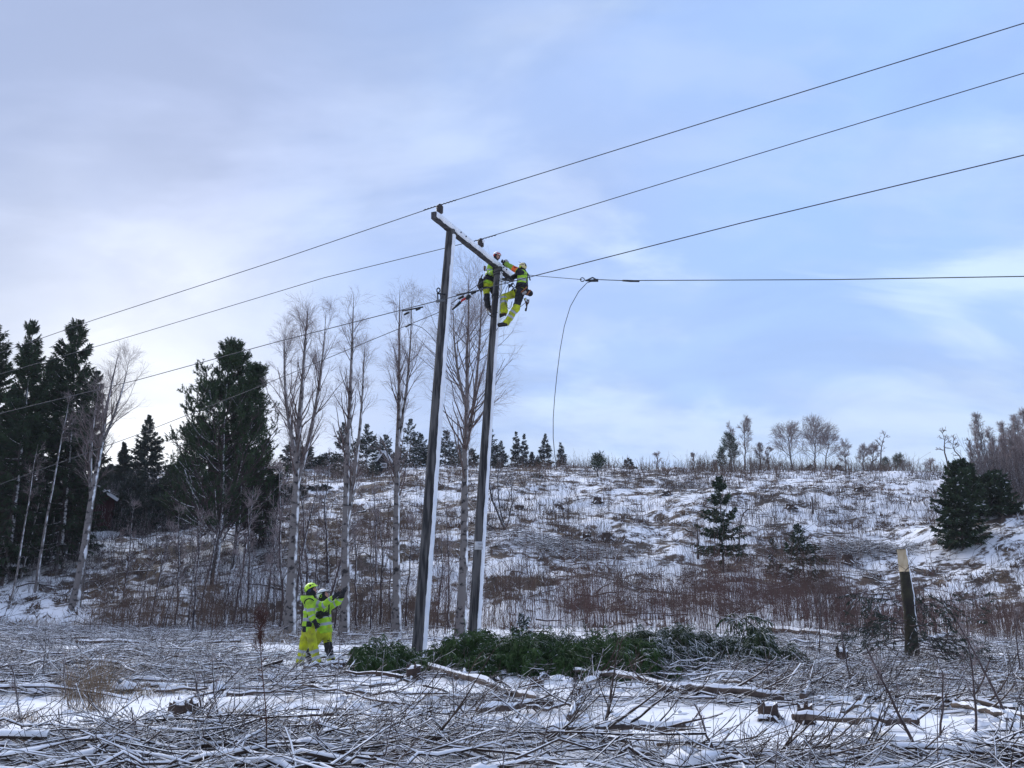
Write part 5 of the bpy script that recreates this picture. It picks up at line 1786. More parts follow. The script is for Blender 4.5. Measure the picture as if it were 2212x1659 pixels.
# ------------------------------------------------------------------ stumps
def stump(label, px, py, r, h_, mat_=None, group=None, roots=5):
    b_ = gp(px, py)
    b_[2] = hz(b_[0], b_[1]) - .04
    root = thing('tree_stump', label, 'stump', tuple(b_), group)
    S, K = 14, 6
    th = np.arange(S) * 2 * math.pi / S
    V = []
    for k in range(K):
        q = k / (K - 1)
        rr = r * (1 + .55 * (1 - q) ** 3 * (.5 + .5 * np.cos(th * roots + px)) + .06 * vnoise(th * 2 + px, th * 0 + k))
        zz = h_ * q + (.12 * h_ * np.sin(th + px) + .10 * h_ * vnoise(th * 3, th * 0 + px)) * q ** 2
        V.append(np.stack([rr * np.cos(th), rr * np.sin(th), zz], -1))
    V = np.array(V).reshape(-1, 3)
    i = np.arange(K - 1)[:, None] * S
    j = np.arange(S)[None]
    j2 = (j + 1) % S
    g_ = Geo().add(V, np.stack([i + j, i + j2, i + S + j2, i + S + j], -1).reshape(-1, 4))
    g_.add(np.concatenate([V[-S:], [[0, 0, h_ * .93]]]), None, [[k, (k + 1) % S, S] for k in range(S)])
    g_.obj('stump_wood', mat_ or M_stump, root)
    # a ragged top: splinters standing up on one side, snow lying in the hollow
    sp = Geo()
    for k in range(7):
        t_ = rng.uniform(0, 6.28)
        b0 = np.array([r * .85 * math.cos(t_), r * .85 * math.sin(t_), h_ * .85])
        sp.tubes(np.stack([b0, b0 + [0, 0, h_ * .2], b0 + [rng.normal(scale=.02), 0, h_ * rng.uniform(.25, .5)]])[None], np.array([[.22, .16, .03]]) * r, 4)
    for k in range(roots):
        t_ = k * 6.28 / roots + px
        d_ = np.array([math.cos(t_), math.sin(t_), 0])
        sp.tubes(np.stack([d_ * r * .7 + [0, 0, h_ * .35], d_ * r * 1.5 + [0, 0, h_ * .12], d_ * r * 2.2 - [0, 0, .05]])[None], np.array([[.32, .22, .08]]) * r, 5)
    o_ = sp.obj('roots', mat_ or M_stump, root)
    o_['kind'] = 'stuff'
    pr = [(0, h_ + .10 * r), (r * .4, h_ + .09 * r), (r * .66, h_ + .03 * r), (r * .72, h_ - .03), (r * .5, h_ - .06)]
    g2 = Geo().lathe(pr[::-1], (r * .15, 0, 0), 12)
    g2.v[-1] = g2.v[-1] * (1 + .10 * rng.normal(size=(len(g2.v[-1]), 1)) * np.array([1, 1, .3]))
    g2.obj('snow_cap', M_snow, root)
    return root


for lab, px, py, r, h_ in (
        ('snow-capped stump right in front of the first pole', 893, 1466, .14, .26),
        ('dark rotten stump with pale splinters on the open snow', 1660, 1552, .12, .2),
        ('small leaning stump on the open snow', 1742, 1562, .09, .24),
        ('dark upturned root stump in the brushwood', 1905, 1520, .12, .18),
        ('half-buried stump with snowy roots beside the open snow', 395, 1545, .20, .22),
        ('small snow-capped stump by the forked shoot', 1262, 1510, .12, .22),
        ('snowy stump in the middle of the largest brushwood tangle', 1160, 1490, .12, .2),
        ('mossy stump behind the broken trunk', 1822, 1440, .13, .4),
        ('wide pale stump high on the slope', 1291, 1086, .36, .45),
        ('small stump on the slope above the sign', 1123, 1102, .35, .40),
        ('stump on the slope below the wide pale one', 1207, 1098, .30, .38),
        ('dark stump on the bank below the snowy hump', 1310, 1168, .32, .50),
        ('dark stump beside the fallen branches on the bank', 1268, 1170, .30, .50),
        ('square dark stump by the brush heap', 1832, 1216, .33, .50),
        ('small dark stump just past the small spreading spruce', 1776, 1218, .22, .40),
        ('dark stump in the upper clearing beside the snow track', 1855, 1062, .40, .45),
        ('stump lying low in the open upper snow', 1708, 1098, .35, .35),
        ('stump at the edge of the upper shrubs', 1440, 1070, .40, .40)):
    stump(lab, px, py, r, h_)

# brush heap on the slope
hb_ = gp(1862, 1196)
hp = thing('brush_heap', 'heap of grey branches with snow on top, on the slope behind the broken trunk', 'brush heap', tuple(hb_))
n = 260
P = np.empty((n, 5, 3))
cx, cy = rs_.normal(scale=1.9, size=n), rs_.normal(scale=.7, size=n)
a = rs_.normal(scale=.5, size=n)
Lh = rs_.uniform(1, 3.2, n)
q = np.linspace(-.5, .5, 5)
P[:, :, 0] = cx[:, None] + np.cos(a)[:, None] * q * Lh[:, None]
P[:, :, 1] = cy[:, None] + np.sin(a)[:, None] * q * Lh[:, None]
P[:, :, 2] = height(P[:, :, 0] + hb_[0], P[:, :, 1] + hb_[1]) - hb_[2] + .06 + .8 * (rs_.random(n) * .9 * np.exp(-(cx / 2.2) ** 2))[:, None] + rs_.normal(scale=.05, size=(n, 5))
o = Geo().tubes(P, (rs_.gamma(2, .007, n) + .008)[:, None] * np.linspace(1, .4, 5), 4).obj('branches', M_slash, hp)
o['kind'] = 'stuff'
# fallen branch pile below the three-stemmed tree
hb_ = gp(1210, 1185)
hp = thing('brush_heap', 'low spread of fallen branches on the bank behind the second pole', 'brush heap', tuple(hb_))
n = 200
P = np.empty((n, 6, 3))
cx, cy = rs_.normal(scale=2.4, size=n), rs_.normal(scale=1.2, size=n)
a = rs_.normal(.25, .45, size=n)
Lh = rs_.uniform(1, 3.6, n)
q = np.linspace(-.5, .5, 6)
P[:, :, 0] = cx[:, None] + np.cos(a)[:, None] * q * Lh[:, None]
P[:, :, 1] = cy[:, None] + np.sin(a)[:, None] * q * Lh[:, None]
P[:, :, 2] = height(P[:, :, 0] + hb_[0], P[:, :, 1] + hb_[1]) - hb_[2] + .06 + .5 * rs_.random(n)[:, None] + rs_.normal(scale=.06, size=(n, 6))
o = Geo().tubes(P, (rs_.gamma(2, .007, n) + .008)[:, None] * np.linspace(1, .4, 6), 4).obj('branches', M_slash, hp)
o['kind'] = 'stuff'
# arched sapling on the slope
b_ = gp(1596, 1208)
ar = thing('bent_sapling', 'bare sapling bent over in an arch beside the gappy slope spruce', 'sapling', tuple(b_))
P = np.array([at(px, py, b_[1]) for px, py in ((1596, 1208), (1597, 1170), (1599, 1135), (1604, 1112), (1614, 1101), (1628, 1100), (1642, 1106))]) - b_
Geo().tubes(P[None], np.linspace(.06, .015, 7)[None], 6).obj('stem', M_sap, ar)
B1, R1 = grow(P[None], np.linspace(.06, .015, 7)[None], 16, .5, 1, (30, 60), lambda t: .8 + 0 * t, 4, -.1, .1, .4)
Geo().tubes(B1, np.maximum(R1, .010), 3).obj('twigs', M_sap, ar)
for px, py, ty, lab in ((1756, 1110, 1072, 'short dead snag standing alone in the open upper snow'), (1508, 1208, 1140, 'thin straight dead stem beside the gappy slope spruce')):
    b_ = gp(px, py)
    tp = at(px - 2, ty, b_[1]) - b_
    o = thing('dead_tree', lab, 'dead tree', tuple(b_))
    Geo().tubes(np.stack([tp * 0, tp * .5 + [.04, 0, 0], tp])[None], np.array([[.09, .07, .04]]), 6, cap=True).obj('stem', M_bark2, o)

# ------------------------------------------------------------------ buildings in the trees
def house(name, label, px, py, Y, w, d, h_, roof_h, wall_m, rot, win=None, parts=None):
    p = at(px, py, Y)
    p[2] = hz(p[0], Y) - .2
    root = thing(name, label, 'cabin', tuple(p))
    root.rotation_euler = (0, 0, rot)
    g_ = Geo()
    V = [(-w / 2, -d / 2, 0), (w / 2, -d / 2, 0), (w / 2, d / 2, 0), (-w / 2, d / 2, 0), (-w / 2, -d / 2, h_), (w / 2, -d / 2, h_), (w / 2, d / 2, h_), (-w / 2, d / 2, h_), (0, -d / 2, h_ + roof_h), (0, d / 2, h_ + roof_h)]
    g_.add(V, [[0, 1, 5, 4], [1, 2, 6, 5], [2, 3, 7, 6], [3, 0, 4, 7]], [[4, 5, 8], [6, 7, 9]])
    g_.obj('wall', wall_m, root, smooth=False)
    for s in (-1, 1):
        g2 = Geo()
        sl_ = math.atan2(roof_h, w / 2)
        Lr = (w / 2) / math.cos(sl_) + .35
        ax = np.array([math.cos(sl_) * s, 0, -math.sin(sl_)])
        n_ = np.array([math.sin(sl_) * s, 0, math.cos(sl_)])
        c = np.array([0, 0, h_ + roof_h]) + ax * Lr / 2 + n_ * .09
        g2.box(c, (Lr, d + .7, .14), np.stack([ax, np.array([0, 1.0, 0]), n_], 1))
        o = g2.obj('roof', M_hut, root, smooth=False)
        g3 = Geo().box(c + n_ * .16, (Lr, d + .75, .17), np.stack([ax, np.array([0, 1.0, 0]), n_], 1))
        g3.obj('roof_snow', M_snow, o) if win else None
        g4 = Geo().box(np.array([0, -d / 2 - .38, h_ + roof_h]) + ax * Lr / 2 + n_ * .02, (Lr, .05, .22), np.stack([ax, np.array([0, 1.0, 0]), n_], 1))
        g4.obj('barge_board', M_white, o, smooth=False)
    if win:
        wx, wz, ww, wh = win
        fr = Geo()
        for cx_, cz_, sx_, sz_ in ((wx, wz + wh / 2 + .06, ww + .24, .12), (wx, wz - wh / 2 - .06, ww + .24, .12), (wx - ww / 2 - .06, wz, .12, wh), (wx + ww / 2 + .06, wz, .12, wh)):
            fr.box((cx_, -d / 2 - .03, cz_), (sx_, .06, sz_))
        o = fr.obj('window', M_white, root, smooth=False)
        Geo().box((wx, -d / 2 - .008, wz), (ww, .02, wh)).obj('pane', M_glass, o, smooth=False)
    return root


house('red_barn', 'dark red board barn half hidden behind the forked birch and spruces', 200, 1100, gp(205, 1140)[1], 3.4, 5, 2.2, 1.1, M_barn, .35)
house('small_cabin', 'small dark cabin with a white-framed window among the ridge trees', 824, 1040, 97, 1.5, 1.8, 1.6, 1.1, M_hut, .25, (0.1, 1.0, .55, .36))
# ------------------------------------------------------------------ people
def rc(p, a, b_, ra, rb, flat=None):
    """distance to a tapered capsule"""
    a, b_ = np.asarray(a), np.asarray(b_)
    ba = b_ - a
    t = np.clip(((p - a) @ ba) / (ba @ ba + 1e-9), 0, 1)
    return np.linalg.norm(p - a - t[..., None] * ba, axis=-1) - (ra + (rb - ra) * t)


def ell(p, c, M_, r):
    q = (p - np.asarray(c)) @ np.asarray(M_).T / np.asarray(r)
    k = np.linalg.norm(q, axis=-1)
    return (k - 1) * min(r)


def smin(a, b_, k):
    h_ = np.clip(0.5 + 0.5 * (b_ - a) / k, 0, 1)
    return b_ + (a - b_) * h_ - k * h_ * (1 - h_)


def union(ds, k):
    d = ds[0]
    for e in ds[1:]:
        d = smin(d, e, k)
    return d


def surface(fn, lo, hi, vox):
    """one continuous skin round the zero level of fn (naive surface nets)"""
    lo, hi = np.asarray(lo, float), np.asarray(hi, float)
    n = np.ceil((hi - lo) / vox).astype(int) + 1
    gx = [lo[k] + vox * np.arange(n[k]) for k in range(3)]
    G_ = np.stack(np.meshgrid(*gx, indexing='ij'), -1)
    F = fn(G_.reshape(-1, 3)).reshape(n)
    ins = F < 0
    c = np.zeros(n - 1, int)
    for dx in (0, 1):
        for dy in (0, 1):
            for dz in (0, 1):
                c += ins[dx:n[0] - 1 + dx, dy:n[1] - 1 + dy, dz:n[2] - 1 + dz]
    act = (c > 0) & (c < 8)
    idx = -np.ones(n - 1, int)
    cells = np.argwhere(act)
    idx[act] = np.arange(len(cells))
    acc = np.zeros((len(cells), 3))
    cnt = np.zeros(len(cells))
    cor = [(x, y, z) for x in (0, 1) for y in (0, 1) for z in (0, 1)]
    for a in cor:
        for b_ in cor:
            if sum(abs(a[k] - b_[k]) for k in range(3)) != 1 or a > b_:
                continue
            fa = F[tuple((cells + a).T)]
            fb = F[tuple((cells + b_).T)]
            k = (fa < 0) != (fb < 0)
            t = np.where(k, fa / np.where(np.abs(fa - fb) < 1e-9, 1, fa - fb), 0)
            pos = np.asarray(a) + t[:, None] * (np.asarray(b_) - np.asarray(a))
            acc[k] += pos[k]
            cnt[k] += 1
    V = lo + (cells + acc / cnt[:, None]) * vox
    Qs = []
    for ax in range(3):
        u, w = (ax + 1) % 3, (ax + 2) % 3
        sl0 = [slice(None)] * 3
        sl1 = [slice(None)] * 3
        sl0[ax], sl1[ax] = slice(0, n[ax] - 1), slice(1, n[ax])
        ch = ins[tuple(sl0)] != ins[tuple(sl1)]
        E = np.argwhere(ch)
        E = E[(E[:, u] > 0) & (E[:, w] > 0) & (E[:, u] < n[u] - 1) & (E[:, w] < n[w] - 1)]
        if not len(E):
            continue
        du, dw = np.zeros(3, int), np.zeros(3, int)
        du[u], dw[w] = 1, 1
        q = np.stack([idx[tuple((E - du - dw).T)], idx[tuple((E - dw).T)], idx[tuple(E.T)], idx[tuple((E - du).T)]], 1)
        flip = ins[tuple(E.T)]
        q[~flip] = q[~flip][:, ::-1]
        Qs.append(q)
    return V, np.concatenate(Qs)


def seg_t(p, a, b_):
    ba = np.asarray(b_) - np.asarray(a)
    return ((p - a) @ ba) / (ba @ ba)


def seg_d(p, a, b_):
    return rc(p, a, b_, 0, 0)


def skin_obj(name, fn, pts, pad, vox, mats, parent, fmat=None):
    pts = np.asarray(pts)
    V, Q = surface(fn, pts.min(0) - pad, pts.max(0) + pad, vox)
    m = fmat(V[Q].mean(1)) if fmat is not None else 0
    return Geo().add(V, Q, None, m).obj(name, mats, parent)


def folds(p, amp, s=9.0):
    return amp * (vnoise(p[:, 0] * s + p[:, 1] * s * .7, p[:, 2] * s * 1.6) + .6 * vnoise(p[:, 1] * s * 1.9 + 5, p[:, 2] * s * 2.3 + p[:, 0] * s))


def frame_of(fwd, up):
    f = unit(np.asarray(fwd, float))
    l = unit(np.cross(up, f))
    u = np.cross(f, l)
    return f, l, u


def person(label, J, o, jacket, trousers, helmet, extra=None):
    """J: joints in metres relative to o. *_n is the side near the camera, *_f the far one."""
    root = thing('person', label, 'person', tuple(o))
    J = {k: np.asarray(v, float) - np.asarray(o) for k, v in J.items()}
    up_t = unit(J['neck'] - J['pelvis'])
    lat = unit(J['sh_f'] - J['sh_n'])
    f, l, u = frame_of(J['look'] - J['head'] if 'look' in J else np.cross(lat, up_t), up_t)
    hf, hl, hu = frame_of(J['look'] - J['head'], up_t)
    H = np.stack([hf, hl, hu])
    hc = J['head']
    # ---- the body: one continuous skin
    def body(p):
        d = [ell(p, hc, H, (.098, .078, .118)), ell(p, hc + hf * .035 - hu * .065, H, (.062, .055, .062)), rc(p, hc - hu * .06 - hf * .02, J['neck'], .055, .062)]
        d.append(rc(p, hc + hf * .092 + hu * .012, hc + hf * .118 - hu * .022, .012, .017))          # nose
        d.append(rc(p, hc + hf * .088 - hu * .070, hc + hf * .090 - hu * .095, .018, .020))           # chin
        d.append(ell(p, hc + hl * .080, H, (.028, .012, .038)))
        d.append(ell(p, hc - hl * .080, H, (.028, .012, .038)))
        for s in (-1, 1):
            d.append(rc(p, J['neck'] - up_t * .16 + lat * .07 * s, J['pelvis'] + lat * .06 * s, .090, .100))
        for s in 'nf':
            d.append(rc(p, J['sh_' + s], J['el_' + s], .052, .042))
            d.append(rc(p, J['el_' + s], J['wr_' + s], .041, .030))
            d.append(rc(p, J['hip_' + s], J['kn_' + s], .082, .056))
            d.append(rc(p, J['kn_' + s], J['an_' + s], .055, .040))
            d.append(rc(p, J['an_' + s], J['toe_' + s], .042, .034))
            hd = unit(J['fing_' + s] - J['wr_' + s])
            d.append(rc(p, J['wr_' + s], J['wr_' + s] + hd * .07, .03, .034))
        return union(d, .028)
    skin_obj('body', body, list(J.values()), .22, .019, M_skin, root)
    for s in (-1, 1):
        c = hc + hf * .082 + hl * .032 * s + hu * .018
        Geo().lathe([(0, -.011), (.008, -.008), (.011, 0), (.008, .008), (0, .011)], c, 8).obj('eye', M_eye, root)
    Geo().tubes((hc + hf * .098 - hu * .050 + hl * np.array([[-.024], [0], [.024]]) + hf * np.array([[-.006], [.004], [-.006]]))[None], np.array([[.004, .007, .004]]), 6, cap=True).obj('mouth', M_lip, root)
    # ---- jacket
    jw = jacket.get('w', 1.0)
    hem = J['pelvis'] - up_t * jacket.get('hem', .10)

    def jac(p):
        d = []
        for s in (-1, 1):
            d.append(rc(p, J['neck'] - up_t * .10 + lat * .085 * s, J['pelvis'] - up_t * .16 + lat * .062 * s, .125 * jw, .140 * jw))
        d.append(rc(p, J['sh_n'], J['sh_f'], .085 * jw, .085 * jw))
        d.append(rc(p, J['neck'] - up_t * .06, J['neck'] + up_t * .015, .10, .085))
        if jacket.get('hood'):
            d.append(ell(p, J['neck'] - f * .12 - up_t * .03, np.stack([f, np.cross(up_t, f), up_t]), (.09, .14, .10)))
        body_ = union(d, .05)
        body_ = np.maximum(body_, -((p - hem) @ up_t))
        arms = []
        for s in 'nf':
            a = rc(p, J['sh_' + s], J['el_' + s], .088 * jw, .076 * jw)
            b_ = rc(p, J['el_' + s], J['wr_' + s], .076 * jw, .056 * jw)
            ax = unit(J['wr_' + s] - J['el_' + s])
            arms.append(np.maximum(smin(a, b_, .03), (p - J['wr_' + s]) @ ax - .0))
        d = union([body_] + arms, .035)
        return d + folds(p, .026) + folds(p + 3.3, .008, 22)

    def jmat(c):
        m = np.zeros(len(c), int)
        t = seg_t(c, J['neck'], J['pelvis'])
        da = {}
        for s in 'nf':
            da[s] = np.minimum(seg_d(c, J['sh_' + s], J['el_' + s]), seg_d(c, J['el_' + s], J['wr_' + s]))
        dt = np.minimum(seg_d(c, J['neck'] + lat * .08, J['pelvis'] + lat * .06), seg_d(c, J['neck'] - lat * .08, J['pelvis'] - lat * .06)) - .045
        torso = dt < np.minimum(da['n'], da['f'])
        for a, b_ in jacket['bands']:
            m[torso & (t > a) & (t < b_)] = 1
        for s in 'nf':
            mine = ~torso & (da[s] <= da['n' if s == 'f' else 'f'])
            tu = seg_t(c, J['sh_' + s], J['el_' + s])
            tl = seg_t(c, J['el_' + s], J['wr_' + s])
            ups = seg_d(c, J['sh_' + s], J['el_' + s]) < seg_d(c, J['el_' + s], J['wr_' + s])
            for a, b_ in jacket.get('arm_up', ((.55, .75),)):
                m[mine & ups & (tu > a) & (tu < b_)] = 1
            for a, b_ in jacket.get('arm_lo', ((.35, .52),)):
                m[mine & ~ups & (tl > a) & (tl < b_)] = 1
        m[t > jacket.get('black_below', 1.10)] = 2
        m[(t < -.02)] = 2
        if 'paint' in jacket:
            m = jacket['paint'](c, m, J, t, torso, lat)
        return m
    names = ('neck', 'pelvis', 'sh_n', 'sh_f', 'el_n', 'el_f', 'wr_n', 'wr_f')
    jo = skin_obj('jacket', jac, [J[k] for k in names], .27, .0155, [M_lime, M_refl, M_black, M_limed, M_orange], root, jmat)

    # ---- trousers
    tw = trousers.get('w', 1.0)

    def trs(p):
        d = [rc(p, J['pelvis'] + up_t * .06 - lat * .05, J['pelvis'] + up_t * .06 + lat * .05, .125 * tw, .125 * tw), rc(p, J['hip_n'], J['hip_f'], .115 * tw, .115 * tw)]
        for s in 'nf':
            a = rc(p, J['hip_' + s], J['kn_' + s], .108 * tw, .090 * tw)
            b_ = rc(p, J['kn_' + s], J['an_' + s], .090 * tw, .088 * tw)
            ax = unit(J['an_' + s] - J['kn_' + s])
            d.append(np.maximum(smin(a, b_, .03), (p - J['an_' + s]) @ ax - trousers.get('len', .03)))
        return union(d, .03) + folds(p, .032, 8) + folds(p + 1.7, .010, 20)

    def tmat(c):
        m = np.zeros(len(c), int)
        dn = np.minimum(seg_d(c, J['hip_n'], J['kn_n']), seg_d(c, J['kn_n'], J['an_n']))
        df = np.minimum(seg_d(c, J['hip_f'], J['kn_f']), seg_d(c, J['kn_f'], J['an_f']))
        for s, mine in (('n', dn <= df), ('f', dn > df)):
            tl = seg_t(c, J['kn_' + s], J['an_' + s])
            tu = seg_t(c, J['hip_' + s], J['kn_' + s])
            low_ = seg_d(c, J['kn_' + s], J['an_' + s]) < seg_d(c, J['hip_' + s], J['kn_' + s])
            for a, b_, mm in trousers['low'].get(s, ()):
                m[mine & low_ & (tl > a) & (tl < b_)] = mm
            for a, b_, mm in trousers['up'].get(s, ()):
                m[mine & ~low_ & (tu > a) & (tu < b_)] = mm
        return m
    names = ('pelvis', 'hip_n', 'hip_f', 'kn_n', 'kn_f', 'an_n', 'an_f')
    skin_obj('trousers', trs, [J[k] for k in names], .25, .0165, [M_yel, M_refl, M_black], root, tmat)

    # ---- boots
    for s in 'nf':
        a, tq = J['an_' + s], J['toe_' + s]
        fd = unit(tq - a)
        sh = unit(J['kn_' + s] - a)

        def bt_(p, a=a, tq=tq, fd=fd, sh=sh):
            d = union([rc(p, a - fd * .02, tq, .055, .048), rc(p, a + sh * .09, a, .060, .055), rc(p, a - fd * .055 - sh * .03, a, .045, .05)], .03)
            sole = rc(p, a - fd * .055 - sh * .055, tq - sh * .02, .040, .042)
            return np.minimum(d, sole)
        skin_obj('boot', bt_, [a, tq, a + sh * .09, a - fd * .08], .10, .011, [extra.get('boot', M_boot) if extra else M_boot], root)
    # ---- gloves with five fingers
    for s in 'nf':
        w_, fg = J['wr_' + s], J['fing_' + s]
        hd = unit(fg - w_)
        el = unit(w_ - J['el_' + s])
        side = unit(np.cross(hd, J.get('palm_' + s, J['pelvis']) - (J['pelvis'] if 'palm_' + s not in J else 0) if False else np.cross(hd, up_t + .3 * f) + 1e-4))
        nrm = unit(np.cross(side, hd))
        curl = extra.get('curl_' + s, .6) if extra else .6

        def gl(p, w_=w_, hd=hd, side=side, nrm=nrm, el=el, curl=curl):
            d = [rc(p, w_ - el * .05, w_ + hd * .01, .058, .046), rc(p, w_ + hd * .01 - side * .012, w_ + hd * .085 - side * .016, .036, .032), rc(p, w_ + hd * .01 + side * .012, w_ + hd * .085 + side * .016, .034, .030)]
            d = union(d, .02)
            for k, (sx, L1) in enumerate(((-.036, .070), (-.012, .082), (.012, .078), (.036, .060))):
                b0 = w_ + hd * .092 + side * sx
                b1 = b0 + (hd * math.cos(curl * .5) - nrm * math.sin(curl * .5)) * L1 * .5 + side * sx * .25
                b2 = b1 + (hd * math.cos(curl * 1.3) - nrm * math.sin(curl * 1.3)) * L1 * .5
                d = np.minimum(d, np.minimum(rc(p, b0, b1, .0135, .0125), rc(p, b1, b2, .0125, .011)))
            t0 = w_ + hd * .03 - side * .036
            t1 = t0 + unit(hd * .7 - side * .7) * .045
            t2 = t1 + unit(hd - side * .15 - nrm * .3) * .035
            return np.minimum(d, np.minimum(rc(p, t0, t1, .017, .015), rc(p, t1, t2, .015, .012)))
        skin_obj('glove', gl, [w_ - el * .05, w_ + hd * .20], .10, .0085, M_black, root)
    # ---- hood, helmet
    def hoodf(p):
        d = union([ell(p, hc - hf * .012, H, (.116, .096, .130)), rc(p, hc - hu * .08, J['neck'], .092, .105), rc(p, hc - hu * .085 + hf * .03, J['neck'] + f * .03, .07, .09)], .03)
        face = ell(p, hc + hf * .125 - hu * .005, H, (.085, .075, .082 if not (extra and extra.get('gaiter')) else .052))
        return np.maximum(d, -face)
    skin_obj('hood', hoodf, [hc, J['neck']], .17, .011, M_black, root)
    ht = helmet.get('tilt', 0.0)
    h2f = unit(hf * math.cos(ht) + hu * math.sin(ht))
    h2u = unit(hu * math.cos(ht) - hf * math.sin(ht))
    H2 = np.stack([h2f, hl, h2u])

    def hel(p):
        d = ell(p, hc + h2u * .030 - h2f * .006, H2, (.148, .122, .128))
        inner = ell(p, hc + h2u * .025 - h2f * .006, H2, (.130, .105, .112))
        z = (p - hc) @ h2u
        x = (p - hc) @ h2f
        cutz = -(z - (.030 - .045 * np.clip(-x / .12, 0, 1) + .012 * np.clip(x / .12, 0, 1)))
        ridge = ell(p, hc + h2u * .055, H2, (.140, .018, .112))
        d = np.maximum(np.maximum(smin(d, ridge, .012), cutz), -inner)
        brim = np.maximum(ell(p, hc + h2f * .125 + h2u * .046, H2, (.055, .085, .012)), -inner)
        return np.minimum(d, brim)

    def hmat(c):
        r_ = c - hc
        x, z, y = r_ @ h2f, r_ @ h2u, np.abs(r_ @ hl)
        m = np.zeros(len(c), int)
        for (cx, cz, rx, rz) in helmet.get('vents', ()):
            m[((x - cx) / rx) ** 2 + ((z - cz) / rz) ** 2 < 1] = 1
        if helmet.get('stripe'):
            m[(y < .030) & (z > .06)] = 1
            m[(np.abs(z - .065 + x * .3) < .012) & (y > .06)] = 1
        return m & (y > -1)
    ho_ = skin_obj('helmet', hel, [hc], .22, .0095, [helmet['mat'], helmet.get('mat2', M_rubber)], root, hmat)
    for s in (-1, 1):
        c = hc + hl * .100 * s - hu * .012 - hf * .012
        Rr_ = np.stack([hf, hu, hl * s], 1)
        Geo().lathe([(0, .035), (.022, .034), (.036, .022), (.040, 0), (.040, -.012), (.030, -.018)], c, 14, rot=Rr_).obj('ear_cup', helmet.get('ear', M_ear), root)
        Geo().tubes(np.stack([c + hu * .03, c + hu * .075 + hf * .005, c + hu * .10])[None], .009, 5).obj('ear_cup_arm', M_rubber, ho_)
    return root, J, jo, (hc, hf, hl, hu, lat, up_t, f)


def C3(cx, cy, Y):      # the two workers on the ground
    return at((1100 + cx / 3.686) / 1.8228, (2250 + cy / 3.686) / 1.8228, Y)


def C2(cx, cy, Y):      # the two linemen
    return at((1850 + cx / 4.482) / 1.8228, (950 + cy / 4.482) / 1.8228, Y)


BAND_T = ((.36, .46), (.70, .80))
# worker in front
y0 = 18.65
JA = dict(head=C3(462, 258, y0), look=C3(640, 215, y0 - .02), neck=C3(448, 350, y0), pelvis=C3(420, 812, y0), sh_n=C3(452, 440, y0 - .17), sh_f=C3(462, 436, y0 + .17),
          el_n=C3(462, 630, y0 - .23), wr_n=C3(520, 735, y0 - .20), fing_n=C3(550, 800, y0 - .18), el_f=C3(640, 480, y0 + .12), wr_f=C3(795, 362, y0 + .05), fing_f=C3(900, 285, y0 + .02),
          hip_n=C3(450, 860, y0 - .09), hip_f=C3(395, 860, y0 + .09), kn_n=C3(498, 1100, y0 - .10), an_n=C3(548, 1310, y0 - .10), toe_n=C3(655, 1345, y0 - .13),
          kn_f=C3(345, 1100, y0 + .14), an_f=C3(296, 1300, y0 + .16), toe_f=C3(268 + 90, 1345, y0 + .13))
oA = np.array([JA['pelvis'][0], y0, hz(JA['pelvis'][0], y0)])
dzA = oA[2] - (min(JA['an_n'][2], JA['an_f'][2]) - .075)
JA = {k: v + np.array([0, 0, np.clip(dzA, -.06, .06)]) for k, v in JA.items()}


def paintA(c, m, J, t, torso, lat):
    r_ = (c - J['pelvis']) @ unit(np.cross(lat, J['neck'] - J['pelvis']))
    x = (c - J['pelvis'])[:, 0]
    side_ = torso & (c[:, 1] - J['pelvis'][1] < -.02) & (np.abs(x - .06) < .055)
    m[side_ & (t > .44) & (t < .95) & (m == 0)] = 2
    m[torso & (t > .93) & (x < .0)] = 2
    return m


helL = dict(mat=M_helL, tilt=.12, vents=((.035, .085, .028, .022), (-.115, .03, .012, .035), (.085, .100, .022, .008), (-.035, .06, .022, .008)))
trA = dict(w=1.06, len=.035, low=dict(n=((.15, .36, 1), (.58, .80, 1)), f=((.12, .34, 1), (.58, .80, 1))), up=dict())
pA, JAr, jA, fA = person('worker in lime helmet, jacket and yellow trousers, standing nearest and pointing upwards', JA, oA, dict(w=1.0, hem=.09, bands=((.36, .46), (.68, .78)), arm_up=((.50, .72),), arm_lo=((-.05, .12), (.62, .74)), hood=True, paint=paintA, black_below=1.12),
                         trA, helL, dict(curl_f=.35, curl_n=.9, gaiter=True))
# shoulder piping and back print
hc, hf, hl, hu, lat, upt, f_ = fA
th = np.linspace(-.2, 2.6, 14)
c = JAr['sh_n'] + np.array([-.01, -.0, .0])
Geo().tubes(np.stack([c + np.array([-.115 * math.cos(t), -.065, .100 * math.sin(t) - .015]) for t in th])[None], .013, 6).obj('piping', M_black, jA)
Geo().box(C3(357, 462, y0 - .02) - oA, (.015, .10, .07), m=0).obj('back_print', M_limed, jA)

# worker behind
y1 = 19.15
JB = dict(head=C3(640, 345, y1), look=C3(800, 285, y1 - .06), neck=C3(625, 440, y1), pelvis=C3(655, 850, y1), sh_n=C3(600, 505, y1 - .14), sh_f=C3(735, 500, y1 + .14),
          el_n=C3(575, 640, y1 - .20), wr_n=C3(640, 622, y1 - .30), fing_n=C3(690, 620, y1 - .30), el_f=C3(845, 450, y1 + .10), wr_f=C3(918, 345, y1 + .05), fing_f=C3(968, 205, y1 + .03),
          hip_n=C3(615, 890, y1 - .06), hip_f=C3(690, 890, y1 + .06), kn_f=C3(708, 1060, y1 - .05), an_f=C3(755, 1275, y1), toe_f=C3(810, 1310, y1 - .16),
          kn_n=C3(505, 1060, y1 + .02), an_n=C3(415, 1225, y1 + .10), toe_n=C3(440, 1290, y1 - .05))
oB = np.array([JB['pelvis'][0], y1, hz(JB['pelvis'][0], y1)])


